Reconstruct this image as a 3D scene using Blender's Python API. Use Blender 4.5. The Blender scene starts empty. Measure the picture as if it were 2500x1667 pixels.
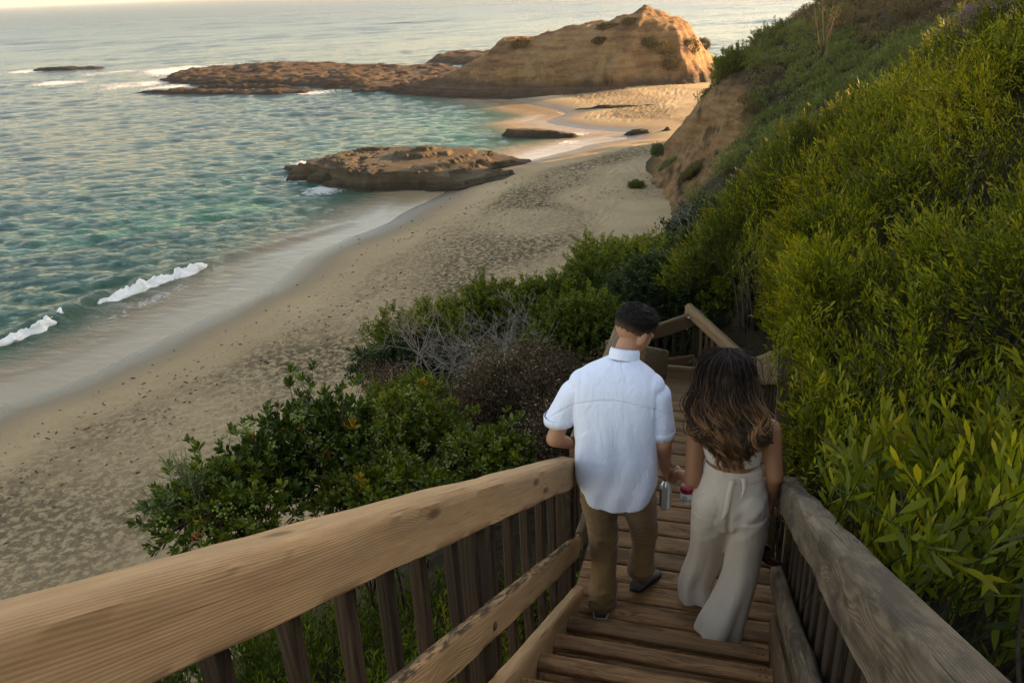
import bpy, math, random
import numpy as np
from mathutils import Vector, Matrix, noise
rng = np.random.default_rng(11); random.seed(5)
C = bpy.context.scene
COL = C.collection
# ------------------------------------------------------------------ camera (world origin = the lens, sea level is z = -26)
SEA = -26.0
FPX = 2000.0; CX, CY = 1250.0, 833.5
_roll = math.radians(2.62)
_pitch = math.atan(((CY-8)*math.cos(_roll)+(CX-175)*math.sin(_roll))/FPX)
_az = math.radians(-16.43)          # stairs run along +Y, the camera looks a little left of them
F0 = np.array([0, math.cos(_pitch), -math.sin(_pitch)]); D0 = np.array([0, -math.sin(_pitch), -math.cos(_pitch)]); R0 = np.array([1., 0, 0])
Rr = math.cos(_roll)*R0+math.sin(_roll)*D0; Dd = -math.sin(_roll)*R0+math.cos(_roll)*D0
def _rz(v):
    c, s = math.cos(-_az), math.sin(-_az)
    return np.array([c*v[0]-s*v[1], s*v[0]+c*v[1], v[2]])
Rr, Dd, Ff = _rz(Rr), _rz(Dd), _rz(F0)
cam_d = bpy.data.cameras.new("camera"); cam = bpy.data.objects.new("camera", cam_d); COL.objects.link(cam)
cam.matrix_world = Matrix(((Rr[0], -Dd[0], -Ff[0], 0), (Rr[1], -Dd[1], -Ff[1], 0), (Rr[2], -Dd[2], -Ff[2], 0), (0, 0, 0, 1)))
cam_d.lens = 36*FPX/2500; cam_d.sensor_width = 36; cam_d.clip_start = .05; cam_d.clip_end = 60000
C.camera = cam
S_ = 1.06293
HAZE = .000055
def ray(u, v): return Ff*FPX+Rr*(u*S_-CX)+Dd*(v*S_-CY)
def atY(u, v, Y): r = ray(u, v); return r*Y/r[1]
def atZ(u, v, z): r = ray(u, v); return r*z/r[2]
def sY(u, v, Y): return atY(u/S_, v/S_, Y)      # the same for a pixel of the full size photograph
def atR(u, v, d): r = ray(u, v); return r*d/math.hypot(r[0], r[1])
# ------------------------------------------------------------------ world, sun, exposure
SUN_EL = math.radians(11.0); SUN_AZ = math.radians(50.0)   # clockwise from +Y
w = bpy.data.worlds.new("World"); C.world = w; w.use_nodes = True
nt = w.node_tree; bg = nt.nodes['Background']; sky = nt.nodes.new('ShaderNodeTexSky'); sky.sky_type = 'NISHITA'
sky.sun_disc = False; sky.sun_elevation = SUN_EL; sky.sun_rotation = SUN_AZ; sky.air_density = 1.0; sky.dust_density = 0.6; sky.ozone_density = 1.0
hs = nt.nodes.new('ShaderNodeHueSaturation'); hs.inputs['Saturation'].default_value = .78; nt.links.new(sky.outputs[0], hs.inputs['Color'])
tn = nt.nodes.new('ShaderNodeMixRGB'); tn.blend_type = 'MULTIPLY'; tn.inputs[0].default_value = 1; tn.inputs[2].default_value = (1.10, .985, .87, 1)   # slight warm cast of the evening air
nt.links.new(hs.outputs[0], tn.inputs[1]); nt.links.new(tn.outputs[0], bg.inputs[0]); bg.inputs[1].default_value = 0.11
sl = bpy.data.lights.new("sun", 'SUN'); sl.energy = 5.0; sl.angle = math.radians(0.6); sl.color = (1.0, .60, .27)
so = bpy.data.objects.new("sun", sl); COL.objects.link(so)
sd = Vector((math.sin(SUN_AZ)*math.cos(SUN_EL), math.cos(SUN_AZ)*math.cos(SUN_EL), math.sin(SUN_EL)))
so.rotation_euler = sd.to_track_quat('Z', 'Y').to_euler(); so.location = (5, -5, 20)
C.view_settings.view_transform = 'Standard'; C.view_settings.look = 'None'; C.view_settings.gamma = 1
C.view_settings.exposure = 2.25
C.view_settings.use_curve_mapping = False
# ------------------------------------------------------------------ helpers
def mesh(name, V, Fs, mat=None, smooth=True, attrs=None):
    """V (n,3); Fs list of int arrays (m,k)"""
    me = bpy.data.meshes.new(name); V = np.asarray(V, np.float32)
    Fs = [np.asarray(f, np.int32) for f in (Fs if isinstance(Fs, list) else [Fs]) if len(f)]
    me.vertices.add(len(V)); me.vertices.foreach_set('co', V.ravel())
    nl = sum(f.size for f in Fs); nf = sum(len(f) for f in Fs)
    me.loops.add(nl); me.polygons.add(nf)
    me.loops.foreach_set('vertex_index', np.concatenate([f.ravel() for f in Fs]))
    tot = np.concatenate([np.full(len(f), f.shape[1], np.int32) for f in Fs])
    me.polygons.foreach_set('loop_start', np.concatenate([[0], np.cumsum(tot)[:-1]]).astype(np.int32))
    me.polygons.foreach_set('loop_total', tot)
    me.polygons.foreach_set('use_smooth', np.full(nf, smooth))
    for k, a in (attrs or {}).items():
        at = me.attributes.new(k, 'FLOAT', 'POINT'); at.data.foreach_set('value', np.asarray(a, np.float32))
    me.update(); me.validate()
    if mat: me.materials.append(mat)
    return me
def props(o, label=None, cat=None, group=None, kind=None):
    for k, v in (('label', label), ('category', cat), ('group', group), ('kind', kind)):
        if v: o[k] = v
    return o
def ob(name, me, parent=None, loc=None, **kw):
    o = bpy.data.objects.new(name, me); COL.objects.link(o)
    if parent: o.parent = parent
    if loc is not None: o.location = loc
    return props(o, **kw)
def root(name, loc, label, cat, group=None):
    return ob(name, None, loc=loc, label=label, cat=cat, group=group)
def part(name, V, Fs, mat, parent, smooth=True, attrs=None, **kw):
    V = np.asarray(V, float)
    L = np.zeros(3); p = parent
    while p is not None: L += np.array(p.location); p = p.parent
    return ob(name, mesh(name, V-L, Fs, mat, smooth, attrs), parent, **kw)
def grid_faces(nu, nv, wrap=False):
    i = np.arange(nu-1)[:, None]; j = np.arange(nv if wrap else nv-1)[None, :]; j2 = (j+1) % nv
    return np.stack([i*nv+j, i*nv+j2, (i+1)*nv+j2, (i+1)*nv+j], -1).reshape(-1, 4)
def join(lst):
    """list of (V, faces array) -> V, [faces by size]"""
    Vs, by, n = [], {}, 0
    for V, F_ in lst:
        for f in (F_ if isinstance(F_, list) else [F_]):
            if len(f): by.setdefault(np.asarray(f).shape[1], []).append(np.asarray(f)+n)
        Vs.append(np.asarray(V, float)); n += len(V)
    return np.concatenate(Vs), [np.concatenate(v) for v in by.values()]
def tube(pts, rad, sides=8, caps=True, flat=None):
    P = np.asarray(pts, float); n = len(P); rad = np.broadcast_to(np.asarray(rad, float), (n,))
    T = np.gradient(P, axis=0); T /= np.linalg.norm(T, axis=1)[:, None]+1e-9
    up = np.array([0, 0, 1.]) if abs(T[0][2]) < .9 else np.array([0, 1., 0])
    A = np.zeros_like(P); a = np.cross(T[0], up); a /= np.linalg.norm(a)
    for i in range(n):
        a = a-T[i]*(a@T[i]); a /= np.linalg.norm(a)+1e-9; A[i] = a
    B = np.cross(T, A); th = np.linspace(0, 2*np.pi, sides, endpoint=False)
    V = P[:, None]+rad[:, None, None]*(np.cos(th)[None, :, None]*A[:, None]+np.sin(th)[None, :, None]*B[:, None])
    Fq = grid_faces(n, sides, True); V = V.reshape(-1, 3)
    if not caps: return V, [Fq]
    V = np.vstack([V, P[0], P[-1]]); k = len(V)
    j = np.arange(sides); j2 = (j+1) % sides
    t1 = np.stack([j2, j, np.full(sides, k-2)], 1); t2 = np.stack([(n-1)*sides+j, (n-1)*sides+j2, np.full(sides, k-1)], 1)
    return V, [Fq, np.vstack([t1, t2])]
def loft(rings, caps=True):
    R = np.asarray(rings, float); n, m = R.shape[:2]; V = R.reshape(-1, 3); Fq = grid_faces(n, m, True)
    if not caps: return V, [Fq]
    V = np.vstack([V, R[0].mean(0), R[-1].mean(0)]); k = len(V); j = np.arange(m); j2 = (j+1) % m
    return V, [Fq, np.vstack([np.stack([j2, j, np.full(m, k-2)], 1), np.stack([(n-1)*m+j, (n-1)*m+j2, np.full(m, k-1)], 1)])]
def ell(c, a, b, m=24, p=2.0, ax=(1, 0, 0), ay=(0, 1, 0)):
    th = np.linspace(0, 2*np.pi, m, endpoint=False); cc, ss = np.cos(th), np.sin(th)
    x = np.sign(cc)*np.abs(cc)**(2/p)*a; y = np.sign(ss)*np.abs(ss)**(2/p)*b
    return np.asarray(c, float)+x[:, None]*np.asarray(ax, float)+y[:, None]*np.asarray(ay, float)
def interp_rings(keys, n, m=32, p=2.2):
    """keys: rows (cx,cy,cz,a,b[,tilt]) -> smooth rings (Catmull via numpy interp)"""
    K = np.array(keys, float); t = np.linspace(0, len(K)-1, n)
    def cr(t):
        i = np.clip(np.floor(t).astype(int), 0, len(K)-2); f = (t-i)[:, None]
        p0 = K[np.clip(i-1, 0, len(K)-1)]; p1 = K[i]; p2 = K[i+1]; p3 = K[np.clip(i+2, 0, len(K)-1)]
        return .5*((2*p1)+(-p0+p2)*f+(2*p0-5*p1+4*p2-p3)*f**2+(-p0+3*p1-3*p2+p3)*f**3)
    Q = cr(t)
    return [ell(q[:3], max(q[3], .002), max(q[4], .002), m, p) for q in Q]
def remesh(lst, voxel=.006, smooth_it=4):
    V, Fs = join(lst); me = mesh('tmp', V, Fs); o = bpy.data.objects.new('tmp', me); COL.objects.link(o)
    md = o.modifiers.new('r', 'REMESH'); md.mode = 'VOXEL'; md.voxel_size = voxel; md.adaptivity = 0
    ms = o.modifiers.new('s', 'SMOOTH'); ms.iterations = smooth_it; ms.factor = .5
    dg = bpy.context.evaluated_depsgraph_get(); ev = o.evaluated_get(dg); m2 = ev.to_mesh()
    V = np.empty(len(m2.vertices)*3, np.float32); m2.vertices.foreach_get('co', V)
    N = np.empty(len(m2.vertices)*3, np.float32); m2.vertex_normals.foreach_get('vector', N)
    q = np.array([p.vertices[:] for p in m2.polygons if len(p.vertices) == 4], np.int32)
    ev.to_mesh_clear(); bpy.data.objects.remove(o); bpy.data.meshes.remove(me)
    return V.reshape(-1, 3).astype(float), q, N.reshape(-1, 3).astype(float)
# cheap vectorised value noise
_P = rng.random((64, 64, 64)).astype(np.float32)
def vn(p, s=1.0, seed=0):
    p = np.asarray(p, float)*s+seed*17.31; i = np.floor(p).astype(int); f = p-i; f = f*f*(3-2*f); r = 0
    for dx in (0, 1):
        for dy in (0, 1):
            for dz in (0, 1):
                wt = (f[..., 0] if dx else 1-f[..., 0])*(f[..., 1] if dy else 1-f[..., 1])*(f[..., 2] if dz else 1-f[..., 2])
                r = r+wt*_P[(i[..., 0]+dx) % 64, (i[..., 1]+dy) % 64, (i[..., 2]+dz) % 64]
    return r*2-1
def fbm(p, s=1., o=4, seed=0):
    return sum(vn(p, s*2**k, seed+k)*.5**k for k in range(o))
def n2(x, y, s, o=4, seed=0): return fbm(np.stack([x, y, np.zeros_like(x)], -1), s, o, seed)
def rbf(pts):
    P = np.array(pts, float); A = P[:, :2]; n = len(P)
    K = np.linalg.norm(A[:, None]-A[None], axis=-1)+np.eye(n)*-.05
    M = np.zeros((n+3, n+3)); M[:n, :n] = K; M[:n, n] = 1; M[:n, n+1:] = A; M[n, :n] = 1; M[n+1:, :n] = A.T
    c = np.linalg.solve(M, np.r_[P[:, 2], 0, 0, 0])
    def f(x, y):
        x = np.asarray(x, float); y = np.asarray(y, float); sh = x.shape; q = np.stack([x.ravel(), y.ravel()], 1)
        out = c[n]+q@c[n+1:]
        for k in range(n): out = out+c[k]*np.hypot(q[:, 0]-A[k, 0], q[:, 1]-A[k, 1])
        return out.reshape(sh)
    return f
def inside(poly, x, y):
    poly = np.array(poly, float); r = np.zeros(np.shape(x), bool); j = len(poly)-1
    for i in range(len(poly)):
        xi, yi = poly[i]; xj, yj = poly[j]
        r ^= ((yi > y) != (yj > y)) & (x < (xj-xi)*(y-yi)/(yj-yi+1e-12)+xi); j = i
    return r
def pdist(poly, x, y, closed=True):
    poly = np.array(poly, float); d = np.full(np.shape(x), 1e9); n = len(poly)
    for i in range(n if closed else n-1):
        a = poly[i]; b = poly[(i+1) % n]; ab = b-a
        t = np.clip(((x-a[0])*ab[0]+(y-a[1])*ab[1])/(ab@ab+1e-12), 0, 1)
        d = np.minimum(d, np.hypot(x-a[0]-t*ab[0], y-a[1]-t*ab[1]))
    return d
def sdist(poly, x, y):      # positive inside
    d = pdist(poly, x, y); return np.where(inside(poly, x, y), d, -d)
sstep = lambda a, b, x: (lambda t: t*t*(3-2*t))(np.clip((x-a)/(b-a), 0, 1))
# ------------------------------------------------------------------ materials
class MT:
    def __init__(s, name, rough=.7, spec=.3):
        s.m = bpy.data.materials.new(name); s.m.use_nodes = True; s.nt = s.m.node_tree; s.b = s.nt.nodes['Principled BSDF']
        s.b.inputs['Roughness'].default_value = rough; s.b.inputs['Specular IOR Level'].default_value = spec
    def n(s, t, **kw):
        nd = s.nt.nodes.new('ShaderNode'+t)
        for k, v in kw.items():
            if k in ('operation', 'blend_type', 'feature', 'attribute_name', 'noise_dimensions', 'data_type', 'distance', 'bands_direction', 'wave_type', 'interpolation', 'musgrave_type'): setattr(nd, k, v)
            else: s.set(nd, k, v)
        return nd
    def set(s, nd, k, v):
        k = int(k[1:]) if k[0] == '_' and k[1:].isdigit() else k.replace('_', ' ')
        inp = nd.inputs[k]
        if isinstance(v, bpy.types.NodeSocket): s.nt.links.new(v, inp)
        else: inp.default_value = v
    def math(s, op, a, b=0.0, c=None):
        nd = s.n('Math', operation=op); s.set(nd, '_0', a); s.set(nd, '_1', b)
        if c is not None: s.set(nd, '_2', c)
        return nd.outputs[0]
    def mix(s, f, a, b, t='MIX'):
        nd = s.n('MixRGB', blend_type=t); s.set(nd, '_0', f)
        cv = lambda a: (*a[:3], 1) if isinstance(a, tuple) else ((a, a, a, 1) if isinstance(a, (int, float)) else a)
        s.set(nd, '_1', cv(a)); s.set(nd, '_2', cv(b)); return nd.outputs[0]
    def ramp(s, f, stops, interp='LINEAR'):
        nd = s.n('ValToRGB'); s.set(nd, '_0', f); cr = nd.color_ramp; cr.interpolation = interp
        while len(cr.elements) < len(stops): cr.elements.new(.5)
        for e, (p, c) in zip(cr.elements, stops): e.position = p; e.color = (*c, 1) if isinstance(c, tuple) else (c, c, c, 1)
        return nd.outputs[0]
    def co(s, kind='Object', scale=(1, 1, 1), rnd=0):
        t = s.n('TexCoord').outputs[kind]
        if rnd:
            oi = s.n('ObjectInfo').outputs['Random']; v = s.n('VectorMath', operation='ADD'); s.set(v, '_0', t)
            cx = s.n('CombineXYZ', X=s.math('MULTIPLY', oi, 37.), Y=s.math('MULTIPLY', oi, 91.), Z=s.math('MULTIPLY', oi, 53.)); s.set(v, '_1', cx.outputs[0]); t = v.outputs[0]
        mp = s.n('Mapping'); s.set(mp, 'Vector', t); mp.inputs['Scale'].default_value = scale; return mp.outputs[0]
    def noise(s, vec, sc, det=4, rough=.55, out=0, dist=0):
        return s.n('TexNoise', Vector=vec, Scale=sc, Detail=det, Roughness=rough, Distortion=dist).outputs[out]
    def attr(s, name, out='Fac'): return s.n('Attribute', attribute_name=name).outputs[out]
    def bump(s, h, strength=.4, dist=.01, normal=None):
        nd = s.n('Bump', Strength=strength, Distance=dist, Height=h)
        if normal is not None: s.set(nd, 'Normal', normal)
        return nd.outputs[0]
    def out(s, col=None, rough=None, normal=None, **kw):
        if col is not None: s.set(s.b, 'Base Color', (*col, 1) if isinstance(col, tuple) else col)
        if rough is not None: s.set(s.b, 'Roughness', rough)
        if normal is not None: s.set(s.b, 'Normal', normal)
        for k, v in kw.items(): s.set(s.b, k, v)
        return s.m
def wood(name, dark, mid, light, ringf=120, knot=1.0, crack=.5, rough=.75, bs=.6, top=0, grime=.0):
    """weathered softwood, the grain runs along the board's own X axis and swerves round knots"""
    t = MT(name, rough, .25); co = t.co('Object', rnd=1)
    sep = t.n('SeparateXYZ', Vector=co); x, y, z = sep.outputs
    kv = t.co('Object', (1.7, 6.5, 6.5), rnd=1)
    vo = t.n('TexVoronoi', Vector=kv, Scale=1.0, Randomness=.9); d = vo.outputs['Distance']
    kn = t.math('POWER', 2.718, t.math('MULTIPLY', t.math('MULTIPLY', d, d), -14.0))       # bell round each knot
    lo = t.noise(t.co('Object', (.7, 4.5, 4.5), rnd=1), 1.0, 2, .4)
    yz = t.math('ADD', t.math('MULTIPLY', y, 1.0), t.math('MULTIPLY', z, .8))
    ph = t.math('ADD', t.math('MULTIPLY', yz, float(ringf)), t.math('ADD', t.math('MULTIPLY', lo, 13.), t.math('MULTIPLY', kn, 5.5*knot)))
    wv = t.math('MULTIPLY_ADD', t.math('SINE', t.math('MULTIPLY', ph, 6.283)), .5, .5)
    fib = t.noise(t.co('Object', (4, 110, 110), rnd=1), 1.0, 6, .72)
    big = t.noise(t.co('Object', (1.6, 8, 8), rnd=1), 1.0, 4, .6)
    g = t.math('ADD', t.math('MULTIPLY', wv, .13), t.math('ADD', t.math('MULTIPLY', fib, .52), t.math('MULTIPLY', big, .35)))
    col = t.ramp(g, [(.30, dark), (.5, mid), (.70, light)])
    col = t.mix(t.math('MULTIPLY', t.ramp(big, [(.35, 0.), (.7, 1.)]), .55), col, tuple(c*.55 for c in dark), 'MIX')
    col = t.mix(t.ramp(kn, [(.80, 0.), (.93, .85)]), col, tuple(c*.4 for c in dark))
    rnd = t.n('ObjectInfo').outputs['Random']
    col = t.mix(1.0, col, t.ramp(rnd, [(0, (.72, .70, .70)), (.5, (1., .97, .94)), (1, (1.2, 1.12, 1.0))]), 'MULTIPLY')
    cr = t.noise(t.co('Object', (2.2, 110, 110), rnd=1), 1.0, 2, .5)
    crk = t.ramp(cr, [(.27, 1.), (.33, 0.)])
    col = t.mix(t.math('MULTIPLY', crk, crack), col, tuple(c*.25 for c in dark))
    if grime:
        gr = t.noise(t.co('Object', (3, 13, 13), rnd=1), 1.0, 6, .72, dist=.6)
        col = t.mix(t.math('MULTIPLY', t.ramp(gr, [(.44, 0.), (.60, 1.)]), grime), col, tuple(c*.45 for c in dark))
    if top:
        oz = t.n('SeparateXYZ', Vector=t.n('TexCoord').outputs['Object']).outputs[2]; tn_ = t.noise(t.co('Object', (9, 60, 60), rnd=1), 1.0, 4, .7)
        col = t.mix(t.math('MULTIPLY', t.ramp(t.math('MULTIPLY', oz, 10.), [(top*10-.12, 0.), (top*10, 1.)]), t.ramp(tn_, [(.42, 0.), (.55, .9)])), col, (.035, .025, .016))
    h = t.math('SUBTRACT', t.math('ADD', t.math('MULTIPLY', wv, .22), t.math('MULTIPLY', fib, .7)), t.math('MULTIPLY', crk, 1.4*crack))
    return t.out(col, t.math('MULTIPLY_ADD', fib, .25, rough-.12), t.bump(h, bs, .0025))
W_RAIL = wood('weathered_tan_wood', (.32, .175, .075), (.60, .375, .180), (.76, .54, .31), 175, 1.0, .6, bs=.45, grime=.12)
W_LOWR = wood('blackened_tan_wood', (.18, .105, .05), (.44, .28, .14), (.60, .42, .24), 165, 1.0, .8, top=.056)
W_GREY = wood('weathered_grey_wood', (.07, .048, .030), (.21, .155, .098), (.38, .30, .205), 130, .8, 1.0, bs=.6, grime=.8)
W_TREAD = wood('brown_tread_wood', (.13, .060, .022), (.40, .22, .10), (.62, .41, .22), 105, 1.3, .9, grime=.65)
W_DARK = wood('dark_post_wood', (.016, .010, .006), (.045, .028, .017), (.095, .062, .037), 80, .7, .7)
W_MID = wood('brown_grey_wood', (.07, .042, .021), (.19, .12, .062), (.31, .215, .125), 85, .9, .8, bs=.8)
def simple(name, a, b, sc=6, rough=.8, bs=.3, bd=.01, spec=.3, det=5, **kw):
    t = MT(name, rough, spec); n_ = t.noise(t.co(), sc, det, .6); return t.out(t.ramp(n_, [(.3, a), (.7, b)]), None, t.bump(n_, bs, bd), **kw)
def leafmat(name, stops, transl=.35, rough=.45, tip=None, gloss=.18):
    t = MT(name, rough, gloss); r = t.attr('rnd'); oi = t.n('ObjectInfo').outputs['Random']
    r2 = t.math('ADD', r, t.math('MULTIPLY_ADD', oi, .26, -.13)); col = t.ramp(r2, stops)
    if tip: col = t.mix(t.math('MULTIPLY', t.attr('tip'), tip[1]), col, tip[0])
    t.out(col)
    tr = t.n('BsdfTranslucent', Color=t.mix(1.0, col, (1.15, 1.2, .5), 'MULTIPLY')); mx = t.n('MixShader', _0=transl); o = t.nt.nodes['Material Output']
    t.nt.links.new(t.b.outputs[0], mx.inputs[1]); t.nt.links.new(tr.outputs[0], mx.inputs[2]); t.nt.links.new(mx.outputs[0], o.inputs['Surface'])
    return t.m
L_ACA = leafmat('acacia_leaf', [(.0, (.028, .042, .005)), (.35, (.105, .125, .007)), (.7, (.225, .225, .009)), (1., (.38, .31, .014))], .38, .5, ((.34, .25, .015), .6))
L_LOW = leafmat('low_green_leaf', [(.0, (.034, .052, .006)), (.5, (.115, .145, .010)), (1., (.25, .25, .016))], .3, .55)
L_PIT = leafmat('glossy_dark_leaf', [(.0, (.013, .027, .003)), (.5, (.050, .078, .006)), (.85, (.12, .145, .009)), (1., (.21, .19, .014))], .22, .42, None, .3)
L_CEN = leafmat('small_green_leaf', [(.0, (.022, .034, .004)), (.5, (.082, .105, .008)), (1., (.20, .20, .014))], .3, .6)
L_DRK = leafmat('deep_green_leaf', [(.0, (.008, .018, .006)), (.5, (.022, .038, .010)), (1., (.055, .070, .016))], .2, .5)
L_BRN = leafmat('dry_brown_seedhead', [(.0, (.030, .018, .010)), (.6, (.085, .055, .030)), (.9, (.16, .11, .06)), (1., (.42, .33, .22))], .1, .8)
L_FAR = leafmat('soft_olive_foliage', [(.0, (.042, .056, .013)), (.5, (.105, .125, .030)), (1., (.18, .185, .05))], .25, .7)
L_OLV = leafmat('brown_olive_foliage', [(.0, (.038, .030, .013)), (.5, (.095, .072, .030)), (1., (.16, .12, .05))], .2, .7)
L_GRY = leafmat('grey_green_leaf', [(.0, (.07, .09, .035)), (1., (.19, .21, .09))], .2, .7)
L_YEL = leafmat('yellowing_leaf', [(.0, (.20, .13, .01)), (1., (.42, .24, .02))], .3, .5)
L_PUR = leafmat('dusty_purple_flower', [(.0, (.10, .06, .10)), (1., (.28, .18, .26))], .3, .8)
L_GRS = leafmat('yellow_weed', [(.0, (.10, .10, .01)), (1., (.26, .22, .02))], .4, .6)
BARK = simple('brown_bark', (.030, .020, .013), (.085, .06, .04), 30, .9)
DRYW = simple('bleached_dry_twig', (.11, .09, .075), (.27, .235, .205), 8, .9)
BERRY = simple('green_berry', (.13, .18, .03), (.22, .27, .055), 40, .45)
# ------------------------------------------------------------------ shoreline, beach, sea
SHORE = [(-64, -120), (-57, -40), (-53.5, 0), (-51.5, 25), (-50.3, 40.2), (-48.2, 43.7), (-46.2, 50.5), (-45.3, 56.3), (-43.9, 64.4), (-44.9, 75.1), (-43.6, 81.8), (-41.5, 89.4), (-40.8, 98.0), (-40, 108),
         (-38, 122), (-32.6, 127.2), (-26.9, 139.7), (-20.3, 146.1), (-20.9, 152.8), (-29.0, 155.0), (-36, 160), (-39.8, 165.2), (-37.5, 175.5), (-44, 184), (-53.0, 194.1), (-61.5, 203.7), (-70, 214), (-60, 240), (-20, 246), (20, 236), (60, 260), (140, 420)]
SEAPOLY = SHORE+[(70000, 90000), (-90000, 90000), (-90000, -90000), (-64, -90000)]
def dsand(x, y):   # >0 on land
    return -np.where(inside(SEAPOLY, x, y), 1, -1)*pdist(SHORE, x, y, False)
def zsand(d): return SEA+np.where(d > 0, 1.7*(1-np.exp(-np.maximum(d, 0)/15)), d*.09)
xs = np.concatenate([np.arange(-75, -52, .8), np.arange(-52, -14, .21), np.arange(-14, 26, .8)])
ys = np.concatenate([np.arange(-60, 14, 1.2), np.arange(14, 86, .21), np.arange(86, 130, .45), np.arange(130, 262, .9)])
X, Y = np.meshgrid(xs, ys, indexing='ij'); D = dsand(X, Y)+n2(X, Y, .12, 3, 9)*.5
def cells(x, y, s, seed):  # footprint hollows
    gx, gy = x/s, y/s; ix, iy = np.floor(gx).astype(int), np.floor(gy).astype(int); best = np.full(x.shape, 9.)
    for a in (-1, 0, 1):
        for b in (-1, 0, 1):
            jx, jy = ix+a, iy+b; r1 = _P[jx % 64, jy % 64, seed]; r2 = _P[jy % 64, jx % 64, seed+3]
            best = np.minimum(best, np.hypot(gx-jx-r1, gy-jy-r2))
    return best
band = sstep(7, 11, D+n2(X, Y, .08, 2, 3)*3)
walk = band*np.clip(.62+.5*n2(X, Y, .16, 3, 5), .1, 1)
c1 = cells(X+.35*n2(X, Y, .9, 2, 1), Y+.35*n2(X, Y, .9, 2, 2), .78, 4)
Z = zsand(D)+walk*(.36*np.minimum(c1, .75)-.19)+band*.05*n2(X, Y, .9, 2, 21)+n2(X, Y, .05, 3, 8)*.12*sstep(2, 12, D)
t = MT('beach_sand', .9, .15); pos = t.n('NewGeometry').outputs['Position']
mpp = t.n('Mapping', Vector=pos); mpp.inputs['Scale'].default_value = (1, 1, 1)
fine = t.noise(mpp.outputs[0], 3.5, 6, .7); big = t.noise(mpp.outputs[0], .09, 4, .6); dd = t.attr('shore'); weed = t.attr('weed')
dry = t.ramp(t.math('ADD', t.math('MULTIPLY', fine, .45), t.math('MULTIPLY', big, .55)), [(.3, (.28, .192, .102)), (.65, (.45, .335, .188))])
wet = t.ramp(t.math('MULTIPLY', dd, .1), [(0., (.135, .098, .062)), (.35, (.20, .145, .085)), (.8, (.33, .245, .15))])
col = t.mix(t.ramp(t.math('MULTIPLY', dd, .1), [(.3, 0.), (.75, 1.)]), wet, dry)
spk = t.noise(mpp.outputs[0], 2.3, 5, .75)
col = t.mix(t.math('MULTIPLY', t.ramp(spk, [(.43, 0.), (.53, .9)]), weed), col, (.075, .056, .030))
t.out(col, t.ramp(t.math('MULTIPLY', dd, .1), [(.0, .22), (.25, .45), (.5, .9)]), t.bump(fine, .6, .12), Specular_IOR_Level=t.ramp(t.math('MULTIPLY', dd, .1), [(.0, .6), (.5, .1)]))
weedm = sstep(9, 12, D)*(1-sstep(19, 25, D+6*n2(X, Y, .05, 2, 6)))*np.clip(.7+.6*n2(X, Y, .1, 2, 7), 0, 1)+.35*sstep(22, 30, D)*sstep(.0, .5, n2(X, Y, .07, 3, 12))
ob('beach', mesh('beach', np.stack([X, Y, Z], -1).reshape(-1, 3), grid_faces(*X.shape), t.m, True, {'shore': D.ravel(), 'weed': np.clip(weedm*1.25, 0, 1).ravel()}), kind='structure')
# sea: one sheet, polar grid, denser near the land
az = np.radians(np.concatenate([np.linspace(-100, -56, 25)[:-1], np.linspace(-56, 14, 640), np.linspace(14, 75, 35)[1:]]))
rr = np.concatenate([np.geomspace(32, 600, 820), np.geomspace(603, 3500, 230), np.geomspace(3700, 45000, 45)])
A_, R_ = np.meshgrid(az, rr, indexing='ij'); X = R_*np.sin(A_); Y = R_*np.cos(A_)
D = dsand(X, Y)
amp = sstep(1.0, 16, -D)*(1-.75*sstep(500, 2500, R_)); Z = np.zeros_like(X)
r2 = np.random.default_rng(3)
for k in range(70):
    L = 1.1*1.067**k*(.9+.2*r2.random()); th = math.radians(118)+r2.normal()*(.55 if L < 14 else .3)   # waves come from the open sea
    a = .042*L**.42*(.45 if L > 11 else 1)*(1-sstep(L*35, L*90, R_)); ph = r2.random()*6.28
    q = (X*math.cos(th)+Y*math.sin(th))*2*math.pi/L+ph+1.2*n2(X, Y, .5/L, 1, k % 13)
    Z += (a*.45*(1+1.4*sstep(250, 800, R_)) if L > 14 else a*.45)*(np.sin(q)+.3*np.sin(2*q+.9))
gust = .65+.55*n2(X, Y, .018, 3, 31)
Z *= amp*gust*.80
# shore breaker: a low swell line that runs along the beach
BRK = [(-66, 20), (-62, 40), (-59.9, 49.1), (-59.5, 53.5), (-58.7, 59.7), (-57.3, 65.5), (-55.2, 71.4), (-51.9, 77.4), (-49, 82.0), (-46, 88)]
db = pdist(BRK, X, Y, False); sb = np.where(dsand(X, Y) > -11.2, 1, -1)
fade = np.clip(1.15-(Y-45)/46, 0, 1)*sstep(0, 25, Y)
Z += .62*fade*np.exp(-(db/1.15)**2)
thin = sstep(-.4, .8, -D)
ZZ = SEA+.03+Z
t = MT('sea_water', .12, .5); pos = t.n('NewGeometry').outputs['Position']; dd = t.attr('depth'); fm = t.attr('foam')
dn = t.math('ADD', dd, t.math('MULTIPLY_ADD', t.noise(pos, .05, 3), 9., -4.5))
col = t.ramp(t.math('MULTIPLY', dn, .01), [(0., (.34, .25, .15)), (.07, (.25, .185, .105)), (.115, (.075, .115, .07)), (.19, (.014, .088, .060)), (.36, (.009, .056, .054)), (.7, (.010, .036, .048)), (1., (.012, .032, .048))])
m1 = t.n('Mapping', Vector=pos); m1.inputs['Rotation'].default_value = (0, 0, math.radians(28)); m1.inputs['Scale'].default_value = (.45, 1.1, 1)
w1 = t.noise(m1.outputs[0], .9, 6, .62, dist=.4); w2 = t.noise(m1.outputs[0], .14, 5, .6, dist=.3)
w3 = t.noise(m1.outputs[0], .38, 5, .62, dist=.4)
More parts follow.
